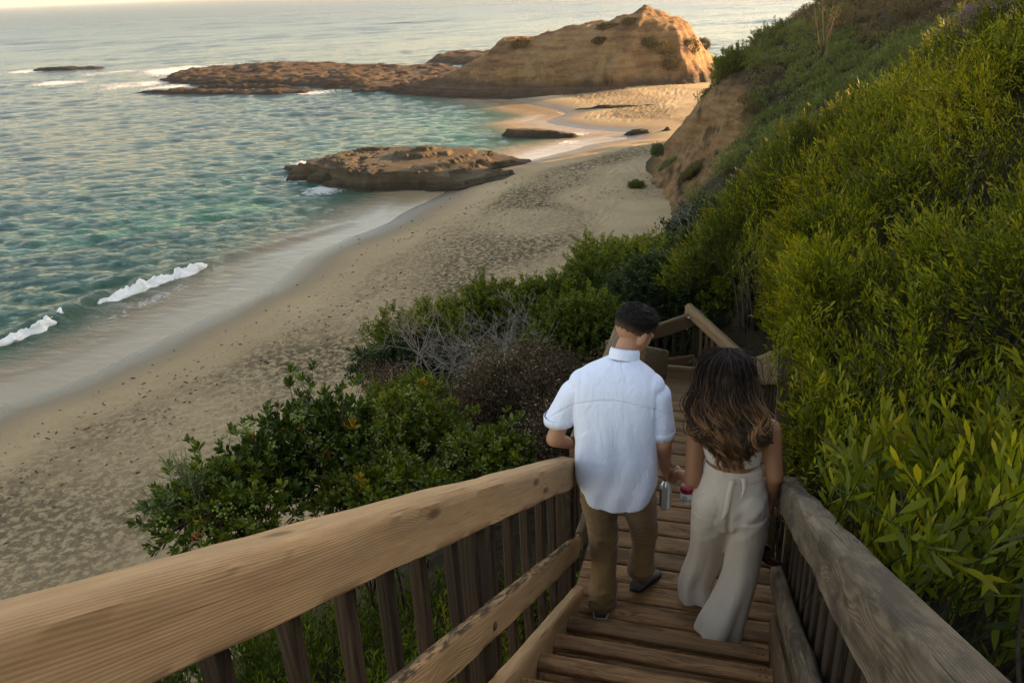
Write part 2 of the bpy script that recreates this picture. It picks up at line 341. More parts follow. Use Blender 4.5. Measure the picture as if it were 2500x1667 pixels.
wh = t.math('ADD', t.math('MULTIPLY', w1, .62), t.math('ADD', t.math('MULTIPLY', w3, .60), t.math('MULTIPLY', w2, .25)))
fno = t.noise(pos, .9, 6, .72, dist=1.2)
ff = t.ramp(t.math('ADD', fno, t.math('MULTIPLY_ADD', fm, .75, -.62)), [(.34, 0.), (.52, 1.)])
col = t.mix(ff, col, (.72, .70, .66))
lip = t.attr('amp')
far = t.attr('far')
t.out(col, t.mix(ff, t.math('MULTIPLY_ADD', far, .20, .10), .8), t.bump(t.math('MULTIPLY', wh, lip), 1.0, 2.0), IOR=1.33, Specular_IOR_Level=.36)
BRKF = np.clip(np.exp(-(db/.9)**2)*1.0*fade, 0, 1)
REEFC = [(-213, 292, 30), (-200, 240, 22), (-180, 236, 14), (-150, 226, 12), (-118, 213, 10), (-235, 250, 16), (-250, 285, 20), (-68, 122, 7), (-64, 112, 6), (-58, 104, 4.5), (-300, 300, 16), (-285, 262, 9), (-330, 275, 12), (-62, 206, 5), (-88, 300, 14), (-110, 325, 16), (-60, 310, 10), (-30, 151, 5), (-30, 143, 4)]
foam = BRKF*0
for a, b, c in REEFC: foam = np.maximum(foam, .85*np.exp(-((X-a)**2+(Y-b)**2)/c**2))
edge = np.exp(-((-D-.5)/.35)**2)*(.35+.4*n2(X, Y, .3, 2, 4)); foam = np.maximum(foam, edge*sstep(50, 110, Y))
foam = np.maximum(foam, .55*np.exp(-((-D-9.5)/2.5)**2)*sstep(70, 84, Y)*(1-sstep(88, 100, Y)))
foam = np.maximum(foam, .46*np.exp(-((-D-8.6)/2.0)**2)*sstep(30, 45, Y)*(1-sstep(66, 80, Y)))
foam = np.clip(foam+.25*n2(X, Y, .07, 3, 41)*(foam > .08), 0, 1)
calm = sstep(3.0, 14, -D)
ob('sea', mesh('sea', np.stack([X, Y, ZZ], -1).reshape(-1, 3), grid_faces(*X.shape)[:, ::-1], t.m, True, {'depth': (-D).ravel(), 'foam': foam.ravel(), 'far': sstep(np.log(120.), np.log(2500.), np.log(R_)).ravel(), 'amp': (.04+.96*calm).ravel()}), kind='structure')
# breaking foam: lumpy tube lying on the swell
FOAM = MT('white_sea_foam', .6, .3); FOAM.out((.92, .89, .84), None, FOAM.bump(FOAM.noise(FOAM.co(), 3.0, 6, .75), .8, .12)); FOAM.set(FOAM.b, 'Subsurface Weight', .2)
def foam_roll(pts, w0, label):
    P = np.array(pts, float); d = np.r_[0, np.cumsum(np.hypot(*np.diff(P, axis=0).T))]; s = np.arange(0, d[-1], .16)
    px, py = np.interp(s, d, P[:, 0]), np.interp(s, d, P[:, 1]); en = np.clip(np.minimum(s, d[-1]-s)/2.2, 0, 1)**.6
    tx, ty = np.gradient(px), np.gradient(py); l = np.hypot(tx, ty); nx, ny = ty/l, -tx/l     # towards the beach
    u = np.linspace(-1, 1, 26); S, U = np.meshgrid(s, u, indexing='ij')
    wd = w0*en*(1+.45*vn(np.stack([s*.5, s*0, s*0], -1), 1, 5)); ht = .42*en*(1+.6*vn(np.stack([s*.7, s*0+3, s*0], -1), 1, 6))
    off = U*wd[:, None]*1.0+.25
    Xf = px[:, None]+nx[:, None]*off; Yf = py[:, None]+ny[:, None]*off
    lump = fbm(np.stack([Xf*1.5, Yf*1.5, U*0], -1), 1.0, 5, 3)+.35*(1-2*np.abs(n2(Xf, Yf, 2.6, 4, 7)))+.35*n2(Xf, Yf, 6, 3, 8)
    Zf = SEA+.02+ht[:, None]*(1-U**2)**.55*(1+.9*lump)*.95+.28*np.exp(-((U+.3)/.5)**2)*en[:, None]-.12*np.abs(U)**6
    Xf += .25*fbm(np.stack([Xf, Yf, Zf], -1), 1.4, 3, 9)
    return ob('wave_foam', mesh('wave_foam', np.stack([Xf, Yf, Zf], -1).reshape(-1, 3), grid_faces(*Xf.shape), FOAM.m, True), label=label, cat='wave', group='white surf of the breaking wave')
fp = lambda L_: [tuple(atZ(a_, b_, SEA+.25)[:2]) for a_, b_ in L_]
foam_roll(fp([(214, 698), (250, 686), (300, 668), (350, 648), (400, 632), (440, 618), (476, 603)]), .72, 'bright sunlit roll of white foam on the small breaking wave')
foam_roll(fp([(-30, 800), (0, 786), (40, 770), (75, 757), (105, 742), (135, 722), (160, 704)]), .50, 'white foam of the wave end cut by the left picture edge')
# ------------------------------------------------------------------ hillside
G = [(-1.2, -3, -2.0), (1.5, -3, -1.2), (-1.2, 1, -2.75), (-1.2, 3, -3.75), (-1.2, 5, -4.0), (-1.4, 7, -4.9), (-.2, 9.5, -5.6), (-.2, 0, -2.3), (-.2, 2, -3.25), (-.2, 3.5, -3.9), (-.2, 5, -3.95), (0, 6.5, -4.7), (0, 8, -5.5),
     (.7, 0, -1.6), (.8, 2, -2.2), (.8, 4, -2.9), (.8, 6, -3.3), (.8, 8, -3.6), (2, 0, -1.1), (2, 2, -1.5), (2, 4, -1.5), (2, 6, -1.4), (2, 9, -1.3), (.3, 10.7, -3.0), (-.6, 11, -4.1), (4, 4, -.6), (4, 8, -.3), (1, 14, -3.6), (4, 13, -1.4), (-1, 14, -6),
     (-3, 4.3, -4.6), (-2.2, 5.6, -4.6), (-3.6, 3.4, -4.5), (-2, 2, -3.5), (-3, 1.5, -3.8), (-3.9, 1.6, -4.6), (-2.2, 7.4, -4.8), (-3.3, 9, -5.3), (-4.6, 10.5, -6.2), (-3.6, 12, -6.0), (-2.2, 12.5, -5.9), (-2, 9.3, -5.2), (-1.8, 15, -6.2),
     (-5.2, 4.4, -8), (-7, 6.5, -11.5), (-6.3, 9, -9), (-8, 3, -12), (-4, 0, -6.5), (-7, -3, -10.5), (-6.5, 12.5, -9.5), (-5, 18, -10), (-10, 18, -15), (-12, 10, -17), (-13, 0, -18), (-9, 30, -18), (-7, 45, -20.5), (-6, 60, -22), (-8, 85, -25.2), (-10.5, 98, -25.6), (-13, 112, -26.2),
     (-15, 50, -25.6), (-18, 30, -25.6), (-19, 15, -25.8), (-21, 0, -26), (-24, -25, -26), (-12, 72, -25.8), (-22, 70, -28), (-28, 30, -29), (-30, 0, -30), (-20, 100, -28), (-32, -30, -30),
     (0, 30, -11), (0, 45, -14.5), (0, 60, -16.5), (5, 30, -6.5), (6, 50, -9), (0, 75, -17.8), (-4, 76, -21), (6.5, 75, -13.8), (11, 88, -11.6), (19, 78, -5.2), (14, 55, -4), (9, 22, -3),
     (-6.5, 99, -22), (-3, 98, -19), (-4.5, 118, -13.9), (-1, 112, -14.5), (-9.2, 116, -19.5), (-11.5, 112, -24.5), (2, 130, -9.3), (-3, 131, -13.5), (8, 141, -5.2), (0, 146, -13), (22, 125, -1), (12, 112, -8.5), (5, 100, -14), (-9, 135, -22), (-6, 150, -24), (-14, 130, -27), (-14, 170, -28), (4, 170, -22), (18, 180, -12), (40, 150, 0),
     (6, 5.6, 1.6), (10, 8, 3.0), (7, 13.5, .2), (11, 17.5, .8), (16, 22, 1.6), (22, 12, 4.2), (30, 40, 3.5), (40, 25, 7.5), (60, 60, 9), (12, -10, 3), (30, -15, 7), (40, 90, 4), (60, 120, 4), (30, 60, 1.5), (60, 0, 10), (-15, -25, -20), (-4, -12, -4)]
ground = rbf(G)
u = np.linspace(-1, 1, 330); xs = np.sign(u)*(.6*np.sinh(np.abs(u)*4.9))+0.5; xs = xs[(xs > -34) & (xs < 64)]
u = np.linspace(0, 1, 420); ys = 2.5+np.concatenate([-(.6*np.sinh(u[::-1][::3]*4.4)), .6*np.sinh(u*6.15)[1:]]); ys = ys[(ys > -30) & (ys < 190)]
X, Y = np.meshgrid(xs, ys, indexing='ij'); Z = ground(X, Y); r = np.hypot(X, Y)
Z += n2(X, Y, .35, 5, 2)*.22*sstep(3, 14, r)+n2(X, Y, .08, 4, 6)*.8*sstep(20, 60, r)
cl = np.exp(-((X+6.3)/6.3)**2-((Y-108)/15)**2)        # eroded spur: gullies
rid = 1-np.abs(n2(X*1.0, Y*1.0, .22, 3, 14)); Z += cl*(rid*1.9-1.3+.5*n2(X, Y, .9, 3, 18))
t = MT('hillside_earth', .95, .1); pos = t.n('NewGeometry').outputs['Position']; nz = t.noise(pos, .8, 8, .65); n3 = t.noise(pos, .12, 4, .6)
bare = t.attr('bare')
mz = t.n('Mapping', Vector=pos); mz.inputs['Scale'].default_value = (.3, .3, 1.6); st = t.noise(mz.outputs[0], 1.0, 6, .65)
cliffc = t.ramp(t.math('ADD', t.math('MULTIPLY', st, .6), t.math('MULTIPLY', nz, .4)), [(.32, (.075, .040, .018)), (.5, (.175, .098, .043)), (.68, (.26, .17, .088))])
litter = t.ramp(nz, [(.35, (.020, .015, .009)), (.6, (.052, .040, .022)), (.8, (.10, .085, .05))])
t.out(t.mix(bare, litter, cliffc), None, t.bump(t.math('ADD', nz, st), .9, .35))
gz = np.gradient(Z, axis=0)/np.gradient(X, axis=0); gy = np.gradient(Z, axis=1)/np.gradient(Y, axis=1)
bare = sstep(.15, .55, cl)*sstep(.3, .6, np.hypot(gz, gy)); bare = np.clip(bare*(1-sstep(-15.5, -12.5, Z+1.2*n2(X, Y, .3, 2, 8))), 0, 1)
ob('hillside', mesh('hillside', np.stack([X, Y, Z], -1).reshape(-1, 3), grid_faces(*X.shape), t.m, True, {'bare': bare.ravel()}), kind='structure')
# ------------------------------------------------------------------ rocks
def rockmat(name, stops, wetc, wl=1.2, bd=.5, layer=2.5):
    t = MT(name, .85, .25); pos = t.n('NewGeometry').outputs['Position']; z = t.n('SeparateXYZ', Vector=pos).outputs[2]
    m = t.n('Mapping', Vector=pos); m.inputs['Scale'].default_value = (.16, .16, layer); m.inputs['Rotation'].default_value = (.06, .05, 0)
    st = t.noise(m.outputs[0], .6, 6, .6); nz = t.noise(pos, .7, 10, .74); nb = t.noise(pos, .07, 4, .55)
    col = t.ramp(t.math('ADD', t.math('MULTIPLY', st, .4), t.math('ADD', t.math('MULTIPLY', nz, .3), t.math('MULTIPLY', nb, .3))), stops)
    col = t.mix(t.ramp(t.math('MULTIPLY_ADD', t.math('ADD', z, t.math('MULTIPLY', nz, 1.5)), 1/(wl*2), -SEA/(wl*2)-.35), [(.3, .9), (.75, 0.)]), col, wetc)
    return t.out(col, None, t.bump(t.math('ADD', nz, t.math('MULTIPLY', st, .8)), 1.0, bd))
R_HEAD = rockmat('ochre_sandstone', [(.38, (.085, .042, .022)), (.46, (.19, .098, .040)), (.53, (.28, .160, .066)), (.63, (.33, .215, .11))], (.060, .038, .022), 2.2, 1.2, 1.5)
R_REEF = rockmat('dark_reef_rock', [(.38, (.025, .015, .008)), (.5, (.058, .034, .017)), (.62, (.095, .060, .031))], (.022, .015, .010), 1.0, .6)
R_MID = rockmat('olive_brown_rock', [(.38, (.030, .021, .011)), (.5, (.068, .048, .024)), (.62, (.115, .083, .044))], (.028, .021, .012), .9, .5)
def rock(name, poly, hfun, mat, res, label, cat='rock', group=None, rough=.35, cut=-.9, parent=None, seed=0, terr=.5, overhang=0, **kw):
    P = np.array(poly, float); x0, y0 = P.min(0)-3; x1, y1 = P.max(0)+3
    X, Y = np.meshgrid(np.arange(x0, x1, res), np.arange(y0, y1, res), indexing='ij')
    wx = X+1.2*n2(X, Y, .25, 3, 51+seed)*min(1, rough*2); wy = Y+1.2*n2(X, Y, .25, 3, 61+seed)*min(1, rough*2)
    d = sdist(P, wx, wy); Z = hfun(X, Y, d)
    nn = n2(X, Y, .30, 5, 71+seed); rg = 1-np.abs(n2(X, Y, .16, 4, 81+seed))
    Z = Z+rough*(nn*.8+(rg-.6)*1.3)*sstep(-.5, 2, d)
    ck = cells(wx*1.0+.8*n2(X, Y, .5, 2, 5), wy*.6, 2.6, 9+seed % 5); Z = Z+rough*.7*(np.clip(ck, 0, .55)-.45)*-1*sstep(0, 1.5, d)+rough*.35*n2(X, Y, 1.6, 4, 33+seed)*sstep(-.3, 1, d)
    st = .62; fr = (Z-SEA)/st; fl = np.floor(fr); Z = (1-terr)*Z+terr*(SEA+st*(fl+sstep(.55, 1., fr-fl)))   # bedding ledges
    V = np.stack([X, Y, Z], -1)
    if overhang: V[..., 1] += overhang*vn(V*np.array([.15, .1, .9]), 1, seed)
    F_ = grid_faces(*X.shape); keep = (Z.ravel()[F_].max(1) > SEA+cut); F_ = F_[keep]
    us, inv = np.unique(F_, return_inverse=True); V = V.reshape(-1, 3)[us]; F_ = inv.reshape(-1, 4)
    return part(name, V, F_, mat, parent, label=label, cat=cat, group=group, **kw)
# headland: ridge height taken from its outline at y = 232
ridge = np.array([atY(u_, v_, 232.) for u_, v_ in ((1010, 185), (1060, 160), (1120, 125), (1160, 88), (1200, 84), (1240, 82), (1290, 66), (1340, 58), (1400, 50), (1440, 36), (1482, 18), (1515, 28), (1555, 38), (1595, 66), (1625, 100), (1640, 135), (1648, 165))])
hp = [(-98, 236), (-90, 222), (-74, 210), (-58, 206), (-44, 204), (-30, 207), (-18, 210), (-9, 216), (-3, 226), (-2, 240), (-12, 256), (-50, 262), (-86, 256)]
def hhead(x, y, d):
    rz = np.interp(x, ridge[:, 0], ridge[:, 2]); H = rz-SEA-.0
    yf = np.interp(x, [-98, -74, -58, -44, -30, -18, -9, -3], [228, 211, 207, 205, 207.5, 210, 216, 224]); s = (y-yf)/(232-yf)
    gul = .26*n2(x, y*.3, .06, 3, 5)+.26*(.5-np.abs(n2(x, y*.25, .13, 3, 8)))+.10*n2(x, y, .4, 3, 9)
    f = np.where(s < 1, np.clip(sstep(-.02, .75, s+gul*np.clip(1-s, 0, 1))*.62+.38*np.clip(s, 0, 1), 0, 1), np.clip(1-((y-232)/30)**1.4, -1, 1))
    f = np.where(s < .0, np.minimum(f, 0)+s*.3, f); f = np.nan_to_num(f)
    xe = -7.5-np.maximum(232-y, 0)*.22+1.6*n2(x, y, .13, 3, 15); return np.minimum(SEA+.2+H*f, SEA+(xe-x)*1.35+1.3*n2(x, y, .2, 3, 16))
hr = rock('headland_rock', hp, lambda x, y, d: np.where(d > -2, hhead(x, y, d), SEA-3), R_HEAD, .5, 'tall ochre sandstone headland with its right slope lit orange', 'rock formation', rough=.62, seed=1)
rock('rock_shelf', [(-96, 214), (-84, 206), (-70, 201), (-52, 198), (-40, 199), (-28, 204), (-26, 209), (-44, 209), (-60, 211), (-80, 217), (-92, 222)], lambda x, y, d: SEA+np.clip(d*.55+.1, -2, 2.0), R_REEF, .45, None, None, rough=.4, parent=hr, seed=2)
rf = [(-128, 232), (-150, 236), (-176, 239), (-196, 250), (-212, 280), (-204, 300), (-170, 296), (-150, 292), (-120, 288), (-104, 292), (-86, 262), (-84, 240), (-92, 224), (-86, 214), (-106, 213), (-112, 222)]
rock('reef_rock', rf, lambda x, y, d: SEA+np.clip(d*.22, -2, 1.3)+2.0*np.exp(-((x+165)/24)**2-((y-272)/20)**2)+1.2*np.exp(-((x+120)/12)**2-((y-240)/14)**2), R_REEF, .6, 'long low dark reef running out left of the headland', 'reef', terr=.75, rough=.5, seed=3)
rock('reef_rock', [(-118, 214), (-140, 211), (-168, 216), (-182, 222), (-170, 226), (-140, 222), (-120, 222)], lambda x, y, d: SEA+np.clip(d*.3, -2, .8), R_REEF, .5, 'thin awash ledge of rock in front of the long dark reef', 'reef', rough=.5, seed=4)
rock('reef_rock', [(-128, 226), (-150, 226), (-172, 231), (-160, 234), (-136, 232)], lambda x, y, d: SEA+np.clip(d*.35, -2, 1.1), R_REEF, .5, 'narrow dark rock fin between the long reef and the awash ledge', 'reef', rough=.5, seed=5)
rock('reef_rock', [(-122, 322), (-112, 330), (-84, 326), (-66, 300), (-70, 285), (-100, 290), (-118, 304)], lambda x, y, d: SEA+np.clip(d*.4, -2, 2.3), R_REEF, 1.0, 'dark rocks behind the reef at the left foot of the headland', 'reef', rough=.6, seed=6)
a = atZ(160, 160, SEA); rock('reef_rock', [(a[0]-17, a[1]-3), (a[0]-6, a[1]-5), (a[0]+14, a[1]-2), (a[0]+17, a[1]+4), (a[0], a[1]+4), (a[0]-16, a[1]+2)], lambda x, y, d: SEA+np.clip(d*.5, -2, .9), R_REEF, .9, 'lone low black rock far out at the left with surf around it', 'rock', rough=.6, seed=7)
# middle rock
mp_ = [(-69.5, 119), (-66, 113.8), (-60, 109), (-52, 104.5), (-45, 105.3), (-37, 105.4), (-32.5, 110.5), (-32, 114.5), (-38, 117.5), (-33, 122), (-32, 125.5), (-42, 126), (-56, 125.5), (-66, 124.5)]
mr = rock('shore_rock', mp_, lambda x, y, d: SEA+np.clip(np.where(d > 0, d*2.0, d*1.2), -2, 2.0)*np.interp(x, [-68, -62, -55, -42, -37, -32], [.45, .95, 1.05, 1.05, .55, .3])+.3+1.3*np.exp(-((x+47.5)/4.2)**2-((y-118.5)/3.5)**2), R_MID, .14, 'broad olive brown rock lying where the sand meets the water', 'rock', terr=.78, rough=.30, seed=8)
for k, (bx, by, br, bh) in enumerate([(-69.5, 117.5, 2.3, 1.1), (-66, 114.3, 2.6, 1.7), (-62.5, 113.2, 2.4, 1.9), (-64.8, 110.8, 2.2, 1.2), (-60.5, 109.6, 2.2, 1.5), (-57.3, 107.4, 1.9, 1.2), (-60.3, 114.8, 2.6, 2.6)]):
    th = np.linspace(0, 6.28, 11)[:-1]; pl = np.stack([bx+br*np.cos(th)*(1.15+.2*np.sin(3*th+k)), by+br*.75*np.sin(th)], 1)
    lab = ['low outermost boulder at the seaward tip of the broad shore rock', 'dark boulder second from the seaward tip of the broad shore rock', 'rounded tan boulder leaning on the left end of the broad shore rock', 'small wet boulder in the white wash left of the broad shore rock', 'dark boulder at the front left foot of the broad shore rock', 'smallest boulder tucked under the front edge of the broad shore rock', 'tallest boulder wedged against the left shoulder of the broad shore rock'][k]
    rock('boulder', pl, lambda x, y, d, bh=bh, br=br: SEA+bh*np.sqrt(np.clip(d/(br*.7), 0, 1))*1.0+np.where(d < 0, d, 0), R_MID, .16, lab, 'boulder', 'boulders at the left end of the shore rock', rough=.18, seed=10+k)
rock('shore_rock', [(-44.5, 149), (-42, 150.6), (-37, 150.3), (-29.5, 148.6), (-30, 147), (-36, 146.4), (-42, 147)], lambda x, y, d: SEA+np.clip(d*1.3+.2, -1, 1.35)*np.interp(x, [-44, -41, -36, -29], [1., 1.15, .95, .45]), R_MID, .22, 'low dark rock standing in the shallow water of the far cove', 'rock', rough=.3, seed=20)
rock('shore_rock', [(-21.5, 150.5), (-19, 152), (-16.5, 151.5), (-17, 149.8), (-20, 149.4)], lambda x, y, d: SEA+.35+np.clip(d*1.0, -1, .7), R_MID, .2, 'flat grey rock on the sand just right of the low cove rock', 'rock', rough=.2, seed=21)
rock('shore_rock', [(-15, 151.3), (-14, 152.2), (-12.9, 151.6), (-13.6, 150.8)], lambda x, y, d: SEA+.6+np.clip(d*1.5, -1, .7), R_REEF, .15, 'small dark stone beside the flat grey rock in the cove', 'stone', rough=.1, seed=22)
rock('shore_rock', [(-29, 176), (-23, 177.5), (-17, 178.5), (-16, 182), (-30, 180), (-36, 179)], lambda x, y, d: SEA+.5+np.clip(d*.5, -1, .9), R_REEF, .3, 'weedy rock ledge on the sand below the headland', 'rock', rough=.25, seed=23)
HSCRUB = []
for u_, v_, sz in [(1195, 103, (2.6, 2.0, 1.5)), (1520, 112, (3.0, 2.2, 1.7)), (1492, 100, (2.2, 2, 1.2)), (1535, 150, (2.8, 2, 1.3)), (1583, 108, (2.4, 2, 2.0)), (1615, 105, (1.6, 1.6, 1.6)), (1400, 62, (3.2, 1.8, .7)), (1450, 50, (2.5, 1.8, .7)), (1380, 95, (2, 1.5, .8))]:
    rr_ = ray(u_, v_)
    for yy in np.arange(203, 236, .4):
        q_ = rr_*yy/rr_[1]; xx_ = np.array([[q_[0]]]); yy_ = np.array([[yy]])
        if q_[2] <= float(hhead(xx_, yy_, 5)[0, 0])+.2: break
    HSCRUB.append((q_, sz))

# ------------------------------------------------------------------ foliage machinery
def leaf_t(L=.06, W=.012, fold=.25, curve=.12):
    """one leaf along +Z, 6 verts, 2 quads"""
    h = W*fold
    V = np.array([[0, 0, 0], [W*.42, h, .34*L], [W*.5, h+curve*L*.35, .70*L], [0, curve*L, L], [-W*.5, h+curve*L*.35, .70*L], [-W*.42, h, .34*L]])
    return V, np.array([[0, 1, 2, 3], [0, 3, 4, 5]])
def basis(t, spin):
    t = t/(np.linalg.norm(t, axis=-1, keepdims=True)+1e-9)
    a = np.where(np.abs(t[..., 2:3]) > .95, np.array([1., 0, 0]), np.array([0, 0, 1.])); x = np.cross(a, t); x /= np.linalg.norm(x, axis=-1, keepdims=True)+1e-9
    y = np.cross(t, x); c, s = np.cos(spin)[..., None], np.sin(spin)[..., None]
    return np.stack([x*c+y*s, -x*s+y*c, t], -1)      # columns
def place(TV, TF, B, P, sc=None):
    """instance template on N frames"""
    V = np.einsum('nij,kj->nki', B*(1 if sc is None else sc[:, None, None]), TV)+P[:, None]
    n = len(P); return V.reshape(-1, 3), (TF[None]+np.arange(n)[:, None, None]*len(TV)).reshape(-1, TF.shape[1])
def sprig(kind):
    r = np.random.default_rng(hash(kind) % 1000 if False else {'aca': 1, 'low': 2, 'cen': 3, 'pit': 4, 'dry': 5, 'brn': 6, 'far': 7, 'gry': 8, 'acn': 9}[kind])
    P, T, S, tip = [], [], [], []
    if kind in ('aca', 'acn', 'low', 'gry'):
        n = {'aca': 13, 'acn': 15, 'low': 12, 'gry': 12}[kind]; Ls = .20
        for i in range(n):
            z = Ls*(i+.5)/n; a = i*2.4+r.normal()*.4; sp = .75-.45*i/n+r.normal()*.12
            P.append((0.012*math.sin(z*20), 0, z)); T.append((math.cos(a)*sp, math.sin(a)*sp, 1)); S.append(1.15-.35*i/n+r.normal()*.1); tip.append((i/n)**2)
        L, W = {'aca': (.042, .0092), 'acn': (.054, .0120), 'low': (.05, .011), 'gry': (.03, .012)}[kind]; lt = leaf_t(L, W)
    elif kind == 'cen':
        for i in range(20):
            z = .16*(i+.5)/20; a = i*2.4; P.append((0, 0, z)); T.append((math.cos(a), math.sin(a), .7+.4*r.random())); S.append(.8+.4*r.random()); tip.append(i/20)
        lt = leaf_t(.036, .017)
    elif kind == 'pit':
        for i in range(13):
            z = .045*(i/13); a = i*2.4; sp = 1.5-1.1*i/13; P.append((0, 0, z)); T.append((math.cos(a)*sp, math.sin(a)*sp, 1)); S.append(.8+.4*r.random()); tip.append(i/13)
        lt = leaf_t(.050, .0165, .3, .2)
    elif kind == 'brn':
        for i in range(14):
            P.append(r.normal(size=3)*np.array([.03, .03, .05])+np.array([0, 0, .06])); T.append(r.normal(size=3)); S.append(.6+.8*r.random()); tip.append(0)
        lt = leaf_t(.018, .012)
    V, F_ = place(lt[0], lt[1], basis(np.array(T, float), r.random(len(T))*6.28), np.array(P, float), np.array(S, float))
    k = len(lt[0]); n = len(T)
    # a thin three-sided stem
    if kind != 'brn':
        hh = {'pit': .05, 'cen': .16}.get(kind, .2); a = np.array([0, 2.09, 4.19]); b0 = np.stack([np.cos(a)*.0018, np.sin(a)*.0018, a*0-.12], 1); b1 = b0*[.5, .5, 0]+[0, 0, hh]
        V = np.vstack([V, b0, b1]); q = n*k+np.array([[0, 1, 4, 3], [1, 2, 5, 4], [2, 0, 3, 5]]); F_ = np.vstack([F_, q])
    return V, F_, np.repeat(np.arange(n), k), np.repeat(tip, k), n*k
SPR = {k: sprig(k) for k in ('aca', 'acn', 'low', 'cen', 'pit', 'brn', 'gry')}
def foliage(kind, P, T, sc, base=None, r=rng):
    """sprigs at points P with axis T -> V, F, attrs"""
    TV, TF, li, tp, nk = SPR[kind]; n = len(P)
    V, F_ = place(TV, TF, basis(T, r.random(n)*6.28), P, sc)
    nl = li.max()+1; lr = np.zeros((n, len(TV))); b = (.5+.0*r.random(n) if base is None else base)
    lr[:, :nk] = np.clip(b[:, None]+.20*r.normal(size=(n, nl))[:, li], 0, 1); tt = np.zeros((n, len(TV))); tt[:, :nk] = tp[None]*(r.random(n)[:, None]*1.2)
    return V, F_, {'rnd': lr.ravel(), 'tip': np.clip(tt, 0, 1).ravel()}
def canopy(Vf, poly, dens, layers=((0, 1.),), r=rng):
    P = np.array(poly); x0, y0 = P.min(0); x1, y1 = P.max(0); out = []
    for dz, k in layers:
        n = int((x1-x0)*(y1-y0)*dens*k*2.6); x = r.uniform(x0, x1, n); y = r.uniform(y0, y1, n); m = inside(poly, x, y); x, y = x[m], y[m]
        e = .08; gx = (Vf(x+e, y)-Vf(x-e, y))/(2*e); gy = (Vf(x, y+e)-Vf(x, y-e))/(2*e); ar = np.sqrt(1+gx**2+gy**2)
        keep = r.random(len(x)) < ar/2.6*1.0; x, y, gx, gy, ar = x[keep], y[keep], gx[keep], gy[keep], ar[keep]
        N = np.stack([-gx, -gy, np.ones_like(x)], 1)/ar[:, None]; z = Vf(x, y)
        out.append((np.stack([x, y, z], 1)+N*dz, N))
    return np.concatenate([o[0] for o in out]), np.concatenate([o[1] for o in out])
# ------------------------------------------------------------------ acacia bank on the right
CAN = [(1.28, 4.3, -1.02), (.97, 2.8, -1.34), (.74, 1.87, -1.38), (.82, 3.7, -1.75), (.58, 4.57, -1.62), (.52, 6, -1.82), (.45, 8.5, -2.4), (2.0, 7.7, -.38), (1.6, 8.9, -.52), (1.44, 9.2, -.65), (1.29, 9.5, -.93), (1.02, 9.85, -1.2), (.7, 10.3, -1.68), (.3, 10.7, -2.22), (-.13, 11, -2.68), (-.5, 11, -3.1), (-.75, 10.1, -3.5),
       (3, 6, -.1), (2.5, 5, -.35), (3, 9, .1), (4, 3, .2), (2, 2.5, -.75), (1.5, 1, -.65), (3, 0, .1), (.5, 1, -1.05), (.45, 2, -1.46), (.45, 3, -1.82), (.45, 3.6, -1.9), (.38, 4.1, -1.86), (.34, 4.6, -1.80), (.32, 5.3, -1.92), (.30, 6.2, -2.2), (.5, 0, -.6), (1, 13, -3), (3, 13, -.9), (-.5, 13, -4.9), (5, 12, .5), (6, 8, 1.2), (6, 3, 1.0), (-1, 11.8, -4.2), (1.05, 5.6, -1.45), (1.1, 7.2, -1.25), (.75, 9.2, -1.7)]
canf = rbf(CAN)
seeds = [(.95, 1.1), (1.9, 1.6), (.75, 2.3), (1.5, 3.0), (.75, 3.6), (1.35, 4.4), (2.4, 4.6), (.75, 5.3), (1.6, 6.0), (.7, 6.9), (2.6, 6.8), (1.5, 7.7), (.55, 8.5), (2.4, 8.9), (1.25, 9.5), (3.6, 8.6), (.3, 9.9), (-.35, 10.7), (.7, 10.9), (2.2, 10.6), (3.6, 11)]
slab = ['leafy yellow green acacia in the bottom right corner, overhanging the grey handrail', 'acacia sprays at the right picture edge above the bottom corner bush', 'acacia spray brushing the near half of the grey right handrail', 'acacia bush with broad upright leaves midway up the right picture edge', 'acacia bush pushing against the far end of the grey right handrail', 'acacia bush behind the one at the end of the grey handrail', 'acacia in deep shade at the right picture edge, half way up', 'acacia growing over the pale post right of the woman', 'acacia mound just uphill of the pale post, full of yellow tips', 'acacia bush hanging over the lower stair flight right of the woman', 'dark shaded acacia hollow at the right picture edge below the crest', 'acacia mound in the middle of the bank right of the lower stairs', 'acacia overhanging the far landing rail beyond the woman', 'acacia crest bush at the upper right with shaded face', 'acacia crest bush with sunlit golden tips standing above its neighbours', 'tall acacia at the top right corner catching the low sun', 'acacia behind the corner post of the far landing', 'leftmost acacia of the bank, bordering the dark shrubs', 'acacia on the descending crest line below the golden tipped bush', 'acacia behind the crest at the upper right', 'acacia furthest back on the crest at the right picture edge']
SD = np.array(seeds)
def vcan(x, y):
    d = np.sort(np.stack([np.hypot((x-a), (y-b)) for a, b in seeds], -1), -1); gap = (d[..., 1]-d[..., 0])
    return canf(x, y)-.48*np.exp(-gap/.26)*np.clip((x-.45)/.5, .1, 1)+.36*n2(x, y, .62, 2, 3)+.10*n2(x, y, 1.9, 2, 5)-.75*np.exp(-((x-1.75)/.95)**2-((y-6.15-.25*(x-1.5))/.50)**2)-.45*np.exp(-((x-1.1)/.5)**2-((y-8.0)/.45)**2)-.30*np.exp(-((x-2.6)/.6)**2-((y-8.1)/.4)**2)+.16*np.exp(-((x-1.3)/.6)**2-((y-7.0)/.4)**2)+.13*n2(x, y, 3.6, 2, 13)
AREA = [(.41, .3), (.38, 3.2), (.31, 3.75), (.27, 5.4), (.27, 6.4), (.2, 7.6), (.0, 9.2), (-.55, 9.75), (-1.0, 10.2), (-1.1, 11.8), (1, 12.4), (5, 12), (5, 6), (3.6, 3.2), (2.4, .3)]
